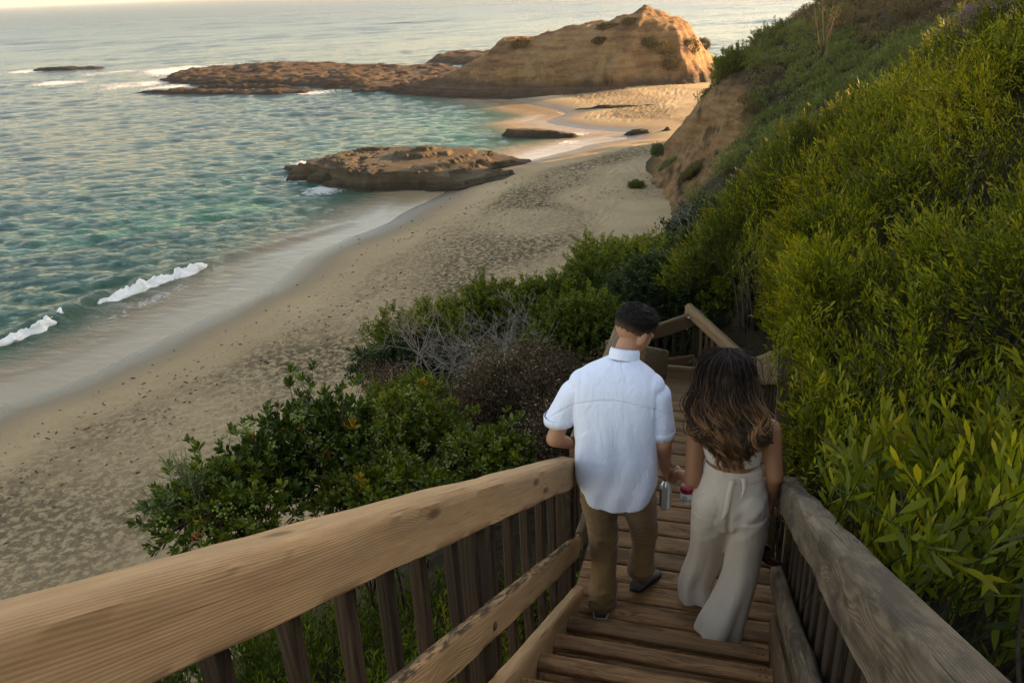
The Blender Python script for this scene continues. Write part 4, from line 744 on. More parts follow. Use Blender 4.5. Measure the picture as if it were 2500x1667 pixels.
# second flight, bending a little left, mostly hidden by the couple
f2 = root('staircase', (-.3, 7.0, -3.6), 'second flight of wooden steps dropping beyond the walkway', 'stairs')
for k in range(6):
    yn = 6.2+.28*(k+1); zn = -3.03-.19*(k+1); sh = -.065*(k+1)
    beam('tread', (LX+sh, yn-.14, zn), (RX+sh+.04, yn-.14, zn), .28, .04, W_MID, f2, n=10, rag=.002, seed=90+k)
# left railing
RT = lambda Y: -.32-SL*Y        # rail top height line
lr = root('railing', (LX, 2.0, -2.6), 'left handrail of weathered tan wood with dark upright balusters', 'railing')
hv = .15
p0 = np.array([LX-.045, -.25, RT(-.25)]); p1 = np.array([LX-.045, 3.52, RT(3.52)])
beam('handrail', p0, p1, .092, .145, W_RAIL, lr, up=NS, ch=.010, n=150, rag=.0045, anchor=(0, -.5), seed=3)
q0 = lambda Y, dz: np.array([LX-.019, Y, -.80-SL*Y+dz])
beam('lower_rail', q0(-.2, 0), q0(3.55, 0), .040, .125, W_LOWR, lr, up=NS, ch=.006, n=90, rag=.004, anchor=(0, -.5), seed=5, label='lower rail of tan wood blackened along its top edge')
for k, yb in enumerate([.22, .42, .62, .84, 1.05, 1.25, 1.45, 1.645, 1.88, 2.24, 2.46, 2.70, 2.94, 3.17]):
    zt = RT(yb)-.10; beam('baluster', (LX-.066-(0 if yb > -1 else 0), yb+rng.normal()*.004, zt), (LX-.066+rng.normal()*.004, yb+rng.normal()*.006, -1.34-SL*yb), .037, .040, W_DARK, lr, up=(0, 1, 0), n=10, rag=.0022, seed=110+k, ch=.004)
for yb, sx in ((2.06, .085), (3.45, .095)):
    beam('post', (LX-.075 if yb < 3 else LX-.06, yb, RT(yb)-(.12 if yb < 3 else .02)), (LX-.075 if yb < 3 else LX-.06, yb, -4.3), .09, .09, W_DARK, lr, up=(0, 1, 0), n=14, rag=.003, seed=130)
bolt((LX+.0005, 2.04, -.80-SL*2.04-.085), (1, 0, 0), lr, RUST, .016)
bolt((LX-.0005, 3.40, RT(3.4)-.06), (1, 0, 0), lr, RUST, .010)
# right railing
rrl = root('railing', (RX+.07, 2.0, -2.4), 'right handrail of rough grey weathered wood against the acacia bank', 'railing')
beam('handrail', (RX+.046, -.2, RT(-.2)), (RX+.046, 3.72, RT(3.72)), .094, .145, W_GREY, rrl, up=NS, ch=.009, n=150, rag=.0055, anchor=(0, -.5), seed=7)
beam('lower_rail', (RX+.045, -.1, -.86-SL*-.1), (RX+.045, 3.72, -.86-SL*3.72), .055, .13, W_GREY, rrl, up=NS, ch=.008, n=70, rag=.004, anchor=(0, -.5), seed=8)
for k in range(19):
    yb = .25+.185*k
    if yb > 3.55: break
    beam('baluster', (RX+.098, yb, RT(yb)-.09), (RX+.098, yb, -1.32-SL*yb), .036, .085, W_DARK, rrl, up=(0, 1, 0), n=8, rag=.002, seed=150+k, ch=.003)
beam('post', (RX+.11, 3.76, -2.38), (RX+.11, 3.76, -4.3), .08, .08, W_GREY, rrl, up=(0, 1, 0), n=14, rag=.003, seed=171)
beam('post', (RX+.02, 3.98, -2.55), (RX+.02, 3.98, -3.6), .05, .09, W_GREY, rrl, up=(0, 1, 0), n=10, rag=.002, seed=172)
# level railings along the walkway
wl = root('railing', (LX, 4.6, -3.0), 'level railing on the left of the walkway, beyond the man', 'railing')
beam('handrail', (LX-.03, 3.6, -2.22), (LX-.03, 5.3, -2.22), .07, .14, W_MID, wl, n=20, rag=.003, seed=180)
beam('lower_rail', (LX-.02, 3.6, -2.80), (LX-.02, 5.3, -2.80), .04, .12, W_MID, wl, n=12, rag=.002, seed=181)
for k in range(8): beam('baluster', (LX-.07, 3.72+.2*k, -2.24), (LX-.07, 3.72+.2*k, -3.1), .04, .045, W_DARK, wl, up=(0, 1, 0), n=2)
a = np.array([-.60, 5.15, -2.30]); b = sY(1622, 856, 6.15); beam('sloping_handrail', a, b, .075, .235, W_MID, wl, n=16, rag=.003, anchor=(0, -.5), seed=182, label='cut end of the handrail starting the second flight')
beam('post', (-.64, 5.3, -2.3), (-.64, 5.3, -3.9), .09, .09, W_DARK, wl, up=(0, 1, 0), n=4)
wr = root('railing', (RX+.1, 4.6, -3.0), 'level railing on the right of the walkway, swallowed by acacia', 'railing')
beam('handrail', (RX+.12, 4.1, -2.34), (RX+.12, 4.88, -2.32), .05, .13, W_GREY, wr, n=16, rag=.003, seed=184)
P4 = sY(1913, 862, 4.95); beam('post', (P4[0]+.02, 4.95, P4[2]+.03), (P4[0]+.02, 4.95, -4.3), .07, .09, W_GREY, wr, up=(0, 1, 0), n=14, rag=.003, seed=185, label='pale weathered post standing in the acacia')
for k in range(5): beam('baluster', (RX+.10, 3.98+.2*k, -2.2), (RX+.10, 3.98+.2*k, -3.1), .04, .045, W_DARK, wr, up=(0, 1, 0), n=2)
# rail C descending beside the second flight
rc = root('railing', (.2, 6.3, -3.6), 'dark handrail board of the second flight, right behind the hair of the woman', 'railing')
c0 = sY(1910, 850, 5.02); c1 = sY(1815, 882, 7.7)
beam('handrail', c0, c1, .045, .235, W_MID, rc, n=40, rag=.003, anchor=(0, -.5), seed=190)
for k in range(15):
    f = k/14; q = c0*(1-f)+c1*f; beam('baluster', q+[.045, 0, -.1], q+[.045, 0, -1.0], .036, .04, W_DARK, rc, up=(0, 1, 0), n=2)
# fence round the lower landing
fb = root('fence', sY(1690, 770, 9.05)-[0, 0, 1.0], 'far corner fence of brown boards around the lower landing', 'fence')
P2 = sY(1690, 768, 9.05); A0 = sY(1480, 838, 8.3); B1 = sY(1822, 885, 7.85)
beam('handrail', A0, P2+(P2-A0)*.03, .05, .17, W_MID, fb, n=24, rag=.003, anchor=(0, -.35), seed=195)
e = (P2-B1); e /= np.linalg.norm(e)
beam('sloping_handrail', B1, P2+e*.10+[0, 0, .03], .10, .15, W_MID, fb, n=40, rag=.003, anchor=(0, 0), seed=196, ch=.02, label='tan sloping top rail meeting the corner post')
LP = sY(1692, 878, 9.05); LA = sY(1500, 905, 8.35); LB = sY(1800, 985, 8.0)
beam('lower_rail', LA, LP, .04, .13, W_MID, fb, n=14, rag=.002, seed=197); beam('lower_rail', LP+[0, 0, -.02], LB, .05, .12, W_MID, fb, n=14, rag=.002, seed=198)
beam('post', (P2[0]+.06, 9.12, P2[2]+.02), (P2[0]+.06, 9.12, -5.9), .10, .10, W_DARK, fb, up=(0, 1, 0), n=8, rag=.003, seed=199)
for k in range(9):
    f = (k+.5)/9.5; q = A0*(1-f)+P2*f; beam('baluster', q+[0, .05, -.1], q+[0, .05, -1.15], .04, .045, W_DARK, fb, up=(0, 1, 0), n=2)
for k in range(8):
    f = (k+.7)/9; q = P2*(1-f)+B1*f; beam('baluster', q+[.07, 0, -.06], q+[.07, 0, -1.15], .04, .045, W_MID, fb, up=(0, 1, 0), n=2)
bolt(P2+[-.03, -.12, .01], (0, -1, .3), fb, STEEL, .016); bolt(P2+[-.05, -.06, -.16], (0, -1, .2), fb, STEEL, .015); bolt(LP+[-.03, -.06, .0], (0, -1, .2), fb, STEEL, .014)
ld = root('landing', (-.5, 8.4, -4.6), 'lower landing deck half hidden under foliage', 'landing')
for k in range(9): beam('plank', (-1.2, 7.9+.145*k, -4.58), (.15, 7.9+.145*k, -4.58), .138, .036, W_MID, ld, n=2)
# ------------------------------------------------------------------ people

def skinmat(name, a, b, rough=.5):
    t = MT(name, rough, .4); n_ = t.noise(t.co(), 25, 5, .6); n1 = t.noise(t.co(), 4, 3); t.out(t.mix(n1, a, b), None, t.bump(n_, .15, .002)); t.set(t.b, 'Subsurface Weight', .12); t.b.inputs['Subsurface Radius'].default_value = (.01, .004, .002); return t.m
SK_M = skinmat('light_brown_skin', (.42, .22, .13), (.35, .17, .095)); SK_W = skinmat('warm_brown_skin', (.38, .185, .095), (.30, .135, .066))
def cloth(name, a, b, sc=3, rough=.85, weave=900, wr=.4, sheen=.2):
    t = MT(name, rough, .2); n1 = t.noise(t.co(), sc, 5, .6); m = t.co('Object', (1, 1, 4)); wv = t.noise(m, 90, 3, .6); cr = t.noise(t.co('Object', (3.0, 3.0, 1.1)), 5, 4, .6, dist=.8); fine = t.noise(t.co(), weave, 2)
    h = t.math('ADD', t.math('MULTIPLY', cr, 1.0), t.math('ADD', t.math('MULTIPLY', wv, .10), t.math('MULTIPLY', fine, .03)))
    t.out(t.mix(n1, a, b), None, t.bump(h, wr, .02)); t.set(t.b, 'Sheen Weight', sheen); return t.m
C_SHIRT = cloth('white_linen', (.76, .79, .93), (.70, .74, .89), wr=.6); C_CHINO = cloth('khaki_chino', (.235, .135, .050), (.17, .095, .034), wr=.5); C_CREAM = cloth('cream_rayon', (.66, .55, .445), (.58, .475, .38), wr=.3)
HAIR_B = MT('black_hair', .6, .25).out((.008, .006, .005)); SUEDE = cloth('grey_suede', (.13, .105, .09), (.09, .07, .06), 20); WHT = MT('white_rubber', .6, .4).out((.55, .55, .53)); NAVY = MT('dark_sock', .9, .1).out((.012, .014, .022)); BLK = MT('black_strap', .5, .4).out((.012, .012, .014))
def cap(a, b, r0, r1, n=7, sides=16):
    """tapered capsule"""
    a = np.array(a, float); b = np.array(b, float); d = b-a; L = np.linalg.norm(d); d /= L; pts, rad = [], []
    for t_ in np.linspace(-np.pi/2, 0, 4)[1:]: pts.append(a+d*r0*math.sin(t_)); rad.append(r0*math.cos(t_))
    for f in np.linspace(0, 1, n)[1:-1]: pts.append(a+d*L*f); rad.append(r0+(r1-r0)*f)
    for t_ in np.linspace(0, np.pi/2, 4)[:-1]: pts.append(b+d*r1*math.sin(t_)); rad.append(r1*math.cos(t_))
    return tube(pts, rad, sides)
def blob(c, r3, ax=None, m=20):
    B = np.eye(3) if ax is None else np.array(ax); R = []
    for ph in np.linspace(-np.pi/2, np.pi/2, 13)[1:-1]: R.append(ell((0, 0, math.sin(ph)), math.cos(ph), math.cos(ph), m))
    V, F_ = loft(R); return (V*np.array(r3))@B.T+np.array(c), F_
def frame(fwd, upv=(0, 0, 1)):
    y = np.array(fwd, float); y /= np.linalg.norm(y); x = np.cross(y, upv); x /= np.linalg.norm(x); z = np.cross(x, y); return np.stack([x, y, z], 1)
def head(c, B, s=1.0):
    """skull, jaw, nose, ears; B columns: right, face direction, up"""
    W = lambda x, y, z: np.array(c)+B@(np.array([x, y, z])*s); L = []
    L.append(blob(W(0, -.012, .018), np.array([.077, .098, .088])*s, B)); L.append(blob(W(0, .03, -.045), np.array([.058, .062, .070])*s, B)); L.append(blob(W(0, .052, -.085), np.array([.030, .028, .024])*s, B))
    L.append(blob(W(0, .102, -.028), np.array([.013, .020, .024])*s, B, 10)); L.append(blob(W(0, .088, -.060), np.array([.026, .014, .009])*s, B, 10)); L.append(blob(W(0, .083, .012), np.array([.052, .014, .012])*s, B, 10))
    for q in (-1, 1):
        L.append(blob(W(q*.079, .002, -.018), np.array([.007, .020, .033])*s, B@np.array([[.9, .4*q, 0], [-.4*q, .9, 0], [0, 0, 1]]), 12)); L.append(blob(W(q*.075, .008, -.045), np.array([.006, .009, .010])*s, B, 8))
        L.append(blob(W(q*.030, .082, -.008), np.array([.014, .010, .009])*s, B, 10))
    return L
def hand(w, B, s=1.0, curl=.6, q=1):
    """w wrist; B columns: across (towards thumb), along fingers, back of hand"""
    W = lambda x, y, z: np.array(w)+B@(np.array([x, y, z])*s); L = [cap(W(0, -.02, 0), W(0, .03, 0), .024*s, .027*s)]
    L.append(blob(W(0, .05, 0), np.array([.042, .048, .017])*s, B))
    for i, (x, ln) in enumerate([(.030, .070), (.010, .079), (-.010, .074), (-.029, .058)]):
        p = W(x*.95, .06, 0); ang = 0; r_ = .0088*s
        for j, f in enumerate((.45, .32, .25)):
            ang += curl*(.55 if j == 0 else .8); n_ = p+B@(np.array([x*.06, math.cos(ang), -math.sin(ang)])*ln*f*s); L.append(cap(p, n_, r_, r_*.9, 3, 8)); p = n_; r_ *= .92
    p = W(.030, .012, -.004); k = W(.052, .040, -.012); e_ = W(.050, .070, -.028); L.append(cap(p, k, .013*s, .0105*s, 3, 8)); L.append(cap(k, e_, .0105*s, .0085*s, 3, 8)); return L
def fold_disp(V, N, amp, scl, seed, anis=(1, 1, 1)):
    q = V*np.array(anis); n1 = fbm(q+.04*np.stack([vn(V, 9, 1), vn(V, 9, 2), vn(V, 9, 3)], -1), scl, 3, seed); return V+N*((1-np.abs(n1)*1.6)*amp)[:, None]
# ---- the man
man = root('person', (-.48, 3.42, -3.03), 'man in a white short sleeved shirt and khaki trousers, left hand on the rail', 'person')
Hc = np.array([-.455, 3.625, -1.545]); HB = frame((.74, .66, -.62)); 
body = head(Hc, HB, 1.0)
body += [cap((-.505, 3.515, -1.70), (-.475, 3.585, -1.60), .060, .056)]
body += [blob((-.515, 3.49, -1.84), (.145, .075, .12)), cap((-.51, 3.47, -1.95), (-.49, 3.43, -2.2), .085, .10)]
eL = np.array([-.815, 3.425, -2.07]); wL = np.array([-.775, 3.645, -2.225]); sLf = np.array([-.70, 3.48, -1.765])
body += [cap(sLf, eL, .042, .041), cap(eL, wL, .042, .027)]
hbL = np.stack([[1, 0, 0], (lambda v: v/np.linalg.norm(v))(np.array([.10, 1, -.50])), (lambda v: v/np.linalg.norm(v))(np.array([-.02, .5, 1]))], 1); hbL[:, 0] = np.cross(hbL[:, 1], hbL[:, 2])
body += hand(wL+[0, .02, -.0], hbL, 1.0, .30)
sR = np.array([-.335, 3.49, -1.77]); eR = np.array([-.285, 3.42, -2.03]); wR = np.array([-.283, 3.585, -2.262])
body += [cap(sR, eR, .042, .041), cap(eR, wR, .043, .027)]
hbR = frame((.10, .45, -1.0), (0, 1, 0)); hbR = np.stack([-hbR[:, 2]*0+np.array([.0, .91, .41]), np.array([.10, .40, -.91]), np.array([-.99, .05, -.08])], 1)
for i in range(3): hbR[:, i] /= np.linalg.norm(hbR[:, i])
body += hand(wR, hbR, 1.0, .75)
for hx, kn, an in (((-.585, 3.40, -2.25), (-.570, 3.44, -2.66), (-.555, 3.335, -2.955)), ((-.415, 3.41, -2.25), (-.375, 3.55, -2.63), (-.39, 3.53, -2.90))):
    body += [cap(hx, kn, .080, .052), cap(kn, an, .050, .034)]
body += [cap((-.555, 3.335, -2.985), (-.57, 3.47, -3.005), .032, .026), cap((-.39, 3.53, -2.94), (-.375, 3.62, -3.0), .030, .024)]
V, q_, N = remesh(body, .0048, 3); part('body', V, q_, SK_M, man)
# hair: skull cap with faded sides, brushed top
def hairshell(c, B, s, test, off):
    R = []; 
    for ph in np.linspace(-.5*np.pi, .5*np.pi, 60): R.append(ell((0, 0, math.sin(ph)), math.cos(ph)+1e-4, math.cos(ph)+1e-4, 90))
    V = np.array(R).reshape(-1, 3); return V
hv_ = hairshell(None, None, 1, None, 0); F_ = grid_faces(60, 90, True)
loc = hv_*np.array([.079, .100, .090])+np.array([0, -.012, .018])
hl = -.020+.062*sstep(-.04, .085, loc[:, 1])+.006*vn(loc, 120, 3)
topk = sstep(.005, .07, loc[:, 2]-.15*loc[:, 1]); th = .0012+.021*topk*(1+.35*vn(loc*np.array([1, .25, 1]), 160, 4)+.2*vn(loc*[1, .3, 1], 420, 6))+.008*sstep(.05, .1, loc[:, 1])*topk
loc2 = loc+hv_*th[:, None]; keep = (loc[:, 2] > hl); keep &= ~((loc[:, 1] > .062) & (loc[:, 2] < .055)); F_ = F_[keep[F_].all(1)]
V = Hc+loc2@HB.T; us, inv = np.unique(F_, return_inverse=True)
t = MT('short_black_hair', .7, .15); aa = t.attr('fade'); t.out(t.mix(aa, (.008, .006, .005), (.10, .055, .034)), None, t.bump(t.noise(t.co('Object', (1, 1, 1)), 350, 3, .7), .8, .003))
fade_ = (1-sstep(.0, .045, loc[us, 2]-hl[us]))*(.9)
part('hair', V[us], inv.reshape(-1, 4), t.m, man, True, {'fade': fade_})
L = []
for k in range(1700):
    a_ = rng.uniform(-1, 1); b_ = rng.uniform(-.55, .9); x_, y_ = .058*a_*math.sqrt(max(0, 1-b_*b_*.7)), .085*b_-.01; z_ = .018+.090*math.sqrt(max(0, 1-(x_/.079)**2-((y_+.012)/.1)**2))+.006
    d_ = np.array([-.25+rng.normal()*.25, .9, .55+.35*rng.random()]); d_ /= np.linalg.norm(d_); p_ = np.array([x_, y_, z_]); l_ = .028+.018*rng.random()
    pts = [p_, p_+d_*l_*.5, p_+d_*l_+np.array([0, 0, -.006])]; L.append(tube([Hc+HB@v for v in pts], [.0016, .0012, .0003], 3, False))
V, F_ = join(L); part('hair_strands', V, F_, HAIR_B, man)
# shirt
m_ = 64
def ring_sh(z, cx, cy, a, b, p=2.5): return ell((cx, cy, z), a, b, m_, p)
keys = [(-.50, 3.43, -2.33, .186, .150), (-.503, 3.432, -2.25, .196, .155), (-.508, 3.44, -2.12, .198, .148), (-.512, 3.455, -1.98, .202, .140), (-.516, 3.47, -1.86, .212, .132), (-.518, 3.485, -1.77, .208, .118), (-.515, 3.495, -1.715, .170, .098), (-.508, 3.51, -1.672, .105, .078), (-.50, 3.525, -1.648, .064, .062)]
rg = interp_rings(keys, 60, m_, 2.5)
for i, R in enumerate(rg):    # curved tail: higher at the sides
    f = max(0, 1-i/12); ang = np.linspace(0, 2*np.pi, m_, endpoint=False); R[:, 2] += f*(.085*np.abs(np.cos(ang))**3-.035)
parts_ = [loft(rg), blob((-.675, 3.482, -1.772), (.072, .078, .058)), blob((-.362, 3.488, -1.768), (.070, .078, .056))]
parts_.append(loft(interp_rings([(-.655, 3.48, -1.755, .05, .05), (-.70, 3.475, -1.79, .072, .075), (-.735, 3.465, -1.85, .072, .076), (-.775, 3.455, -1.93, .074, .078), (-.792, 3.45, -1.972, .073, .079)], 26, 40, 2.1)))
parts_.append(loft(interp_rings([(-.375, 3.49, -1.755, .05, .05), (-.338, 3.488, -1.79, .070, .074), (-.322, 3.475, -1.86, .068, .074), (-.306, 3.465, -1.94, .066, .075), (-.300, 3.462, -1.998, .064, .075)], 26, 40, 2.1)))
V, q_, N = remesh(parts_, .0058, 3)
# soft drape: vertical folds low on the back, diagonal pulls from the armpits, a yoke seam and hems
bk = sstep(3.52, 3.40, V[:, 1]); lowz = sstep(-1.80, -2.15, V[:, 2]); tor = sstep(.27, .18, np.abs(V[:, 0]+.51))
d = .0048*np.sin((V[:, 0]+.5)*58+2.2*vn(V, 5, 2)+1.5*np.sin(V[:, 2]*7))*lowz*tor+.0045*vn(V*np.array([9, 4, 3.2]), 1, 7)*tor*2
dg = (np.abs(V[:, 0]+.51)*.8+V[:, 2]+1.92); d += .0035*(1-2*np.abs(vn(np.stack([dg*14, V[:, 0]*4, V[:, 2]*4], 1), 1, 3)))*np.exp(-(dg/.13)**2)*sstep(.04, .14, np.abs(V[:, 0]+.51))
d += .0022*(1-2*np.abs(vn(V*np.array([5, 7, 13]), 1, 9)))*(1-tor*.5)
yoke = V[:, 2]+1.795+.055*(np.abs(V[:, 0]+.51)/.2)**2; d -= .0035*np.exp(-(yoke/.0035)**2)*bk; d += .0022*sstep(-.004, .004, yoke)*bk
d += .0025*np.exp(-((np.abs(V[:, 0]+.51)-.175-.0*V[:, 2])/.006)**2)*bk*sstep(-2.2, -1.9, V[:, 2])
plx = np.abs(V[:, 0]+.455); 
V = V+N*d[:, None]; part('shirt', V, q_, C_SHIRT, man)
# collar band folded over
cb = []; Bc = frame((.18, 1, -.35)); 
for f, (r_, zz, oy) in enumerate([(.074, -.012, 0), (.073, .016, .0), (.071, .034, .004), (.067, .040, .005), (.063, .036, .005), (.060, .010, .003), (.061, -.01, 0)]):
    th_ = np.linspace(0, 2*np.pi, 48, endpoint=False); c_ = np.array([-.492, 3.545, -1.652]); cb.append(np.array([c_+Bc@np.array([r_*1.0*math.cos(a), r_*1.0*math.sin(a)+oy, zz-.028*max(0, math.sin(a))]) for a in th_]))
V, F_ = loft(cb, False); part('collar', V, F_, C_SHIRT, man)
for (c_, a_, b_, nx) in (((-.792, 3.45, -1.972), .0755, .0815, 0), ((-.300, 3.462, -1.998), .0665, .0775, 0)):
    V, F_ = loft([ell((c_[0], c_[1], c_[2]+dz), a_+dr, b_+dr, 44, 2.1) for dz, dr in ((-.012, -.002), (-.012, .002), (.022, .0022), (.026, -.001))], False); part('sleeve_hem', V, F_, C_SHIRT, man)
# trousers
P_ = [loft(interp_rings([(-.50, 3.42, -2.10, .155, .115), (-.50, 3.415, -2.20, .168, .125), (-.50, 3.41, -2.30, .176, .125), (-.50, 3.415, -2.36, .165, .105)], 16, 40, 2.4)),
      loft(interp_rings([(-.585, 3.405, -2.26, .092, .11), (-.588, 3.41, -2.38, .090, .105), (-.578, 3.43, -2.52, .078, .088), (-.570, 3.44, -2.64, .070, .078), (-.566, 3.42, -2.74, .066, .070), (-.560, 3.38, -2.85, .062, .065), (-.556, 3.345, -2.93, .064, .066), (-.556, 3.335, -2.975, .060, .064)], 44, 36)),
      loft(interp_rings([(-.412, 3.41, -2.26, .090, .11), (-.400, 3.44, -2.38, .088, .102), (-.386, 3.50, -2.52, .076, .085), (-.377, 3.545, -2.63, .068, .074), (-.377, 3.56, -2.72, .063, .066), (-.383, 3.55, -2.81, .060, .062), (-.388, 3.54, -2.87, .061, .064), (-.390, 3.535, -2.90, .055, .058)], 44, 36))]
V, q_, N = remesh(P_, .0056, 2)
kn = np.exp(-((V[:, 2]+2.64)/.12)**2)+.5*np.exp(-((V[:, 2]+2.40)/.08)**2); an = sstep(-2.80, -2.93, V[:, 2])+.8*sstep(-2.72, -2.86, V[:, 2])*(V[:, 0] > -.48)
d = (.011*(1-2.2*np.abs(vn(V*np.array([7, 7, 24])+.6*vn(V, 9, 5)[:, None], 1, 2)))*(kn*.8+an*1.4)+.004*vn(V*np.array([8, 8, 14]), 1, 3)); d -= .004*np.exp(-((V[:, 0]+.498)/.006)**2)*sstep(3.40, 3.34, V[:, 1])*sstep(-2.42, -2.3, V[:, 2]); V = V+N*d[:, None]; part('trousers', V, q_, C_CHINO, man)
for (c_, a_, tl) in (((-.556, 3.335, -2.972), .064, 0), ((-.390, 3.535, -2.895), .060, .0)):
    V, F_ = loft([ell((c_[0], c_[1], c_[2]+dz), a_+dr, a_*1.04+dr, 40) for dz, dr in ((-.014, -.003), (-.016, .003), (-.006, .008), (.006, .004), (.014, .009), (.024, .004), (.03, -.004))], False); V = V+.0035*np.stack([vn(V, 22, 1), vn(V, 22, 2), vn(V, 22, 3)], 1); part('cuff', V, F_, C_CHINO, man)
# shoes
def shoe(heel, fwd, upv, mats, parent):
    B = frame(fwd, upv); W = lambda x, y, z: np.array(heel)+B@np.array([x, y, z])
    prof = [(-.012, .030, .058), (.02, .038, .066), (.07, .040, .066), (.12, .042, .058), (.18, .048, .046), (.23, .046, .036), (.262, .034, .026), (.278, .015, .016)]
    R = [np.array([W(math.copysign(abs(math.cos(a))**.8, math.cos(a))*w_, y_, max(0.012, h_*.5+h_*.5*math.sin(a))) for a in np.linspace(0, 6.283, 24, endpoint=False)]) for y_, w_, h_ in prof]; V, F_ = loft(R); part('shoe', V, F_, mats[0], parent)
    R = [np.array([W(math.cos(a)*(w_+.004), y_, .007+.009*math.sin(a)) for a in np.linspace(0, 6.283, 12, endpoint=False)]) for y_, w_, h_ in prof]; V, F_ = loft(R); part('shoe_sole', V, F_, mats[1], parent)
shoe((-.560, 3.285, -3.03), (-.06, 1, 0), (0, 0, 1), (SUEDE, WHT), man)
shoe((-.402, 3.475, -2.985), (.28, .86, -.22), (-.1, .3, 1), (SUEDE, MT('dark_sole', .8, .2).out((.02, .016, .014))), man)
V, F_ = loft([ell((-.557, 3.325, z_), .040, .044, 20) for z_ in (-2.995, -2.96)], True); part('sock', V, F_, NAVY, man)
aw = (wL-eL)/np.linalg.norm(wL-eL); V, F_ = tube([wL-aw*.03, wL-aw*.005], [.0315, .0305], 20, False); part('watch_band', V, F_, BLK, man)
# ---- the woman
wo = root('person', (.04, 3.40, -3.03), 'woman with long wavy brown hair in a cream crop top and wide cream trousers', 'person')
WH = np.array([-.015, 3.565, -1.705]); WB = frame((.05, 1, -.30)); bd = head(WH, WB, .95)
bd += [cap((.02, 3.50, -1.87), (.0, 3.545, -1.79), .050, .048), blob((.03, 3.475, -1.945), (.150, .085, .085)), blob((.035, 3.46, -2.02), (.140, .088, .10)), cap((.038, 3.445, -2.06), (.045, 3.43, -2.20), .105, .115)]
bd += [blob((-.025, 3.40, -2.30), (.09, .10, .10)), blob((.115, 3.40, -2.30), (.09, .10, .10))]
wsL = np.array([-.133, 3.475, -1.925]); weL = np.array([-.135, 3.40, -2.205]); wwL = np.array([-.205, 3.575, -2.292])
bd += [cap(wsL, weL, .047, .040), cap(weL, wwL, .040, .024)]
hw = np.stack([np.array([.35, .3, .88]), np.array([-.70, .45, -.55]), np.array([.0, -.9, .3])], 1)
hw[:, 1] /= np.linalg.norm(hw[:, 1]); hw[:, 0] -= hw[:, 1]*(hw[:, 0]@hw[:, 1]); hw[:, 0] /= np.linalg.norm(hw[:, 0]); hw[:, 2] = np.cross(hw[:, 0], hw[:, 1])
bd += hand(wwL, hw, .88, .7)
wsR = np.array([.195, 3.465, -1.925]); weR = np.array([.232, 3.405, -2.14]); wwR = np.array([.232, 3.50, -2.335])
bd += [cap(wsR, weR, .049, .040), cap(weR, wwR, .040, .024)]
h2 = np.stack([np.array([-.2, .95, .2]), np.array([-.05, .18, -.98]), np.array([.98, .2, 0])], 1); h2[:, 0] /= np.linalg.norm(h2[:, 0]); h2[:, 1] -= h2[:, 0]*(h2[:, 0]@h2[:, 1]); h2[:, 1] /= np.linalg.norm(h2[:, 1]); h2[:, 2] = np.cross(h2[:, 0], h2[:, 1])
bd += hand(wwR, h2, .88, .9)
for hx, kn_, an_ in (((-.03, 3.41, -2.36), (-.065, 3.50, -2.66), (-.09, 3.50, -2.93)), ((.115, 3.40, -2.36), (.115, 3.39, -2.68), (.06, 3.33, -2.95))): bd += [cap(hx, kn_, .075, .045), cap(kn_, an_, .045, .028)]
bd += [cap((.06, 3.33, -2.99), (.05, 3.46, -3.01), .026, .022), cap((-.09, 3.50, -2.98), (-.09, 3.62, -3.01), .026, .022)]
V, q_, N = remesh(bd, .0048, 3)
d = -.010*np.exp(-((V[:, 0]-.033)/.012)**2)*sstep(-1.92, -2.0, V[:, 2])*sstep(3.48, 3.42, V[:, 1]); V = V+N*d[:, None]; part('body', V, q_, SK_W, wo)
# crop top band
V, F_ = loft(interp_rings([(.040, 3.452, -2.085, .128, .108), (.038, 3.455, -2.06, .134, .110), (.036, 3.46, -2.03, .141, .107), (.034, 3.465, -1.99, .145, .106)], 14, 60, 2.2), False); V = V+.0025*np.stack([vn(V, 14, 1), vn(V, 14, 2), 0*V[:, 0]], 1); part('crop_top', V, F_, C_CREAM, wo)
for x0, x1 in ((.125, .150), (-.06, -.085)):
    V, F_ = tube([(x1, 3.372, -1.99), (x0+.012, 3.368, -1.93), (x0, 3.40, -1.865), (x0-.004, 3.45, -1.845)], .0042, 6); part('strap', V, F_, C_CREAM, wo)
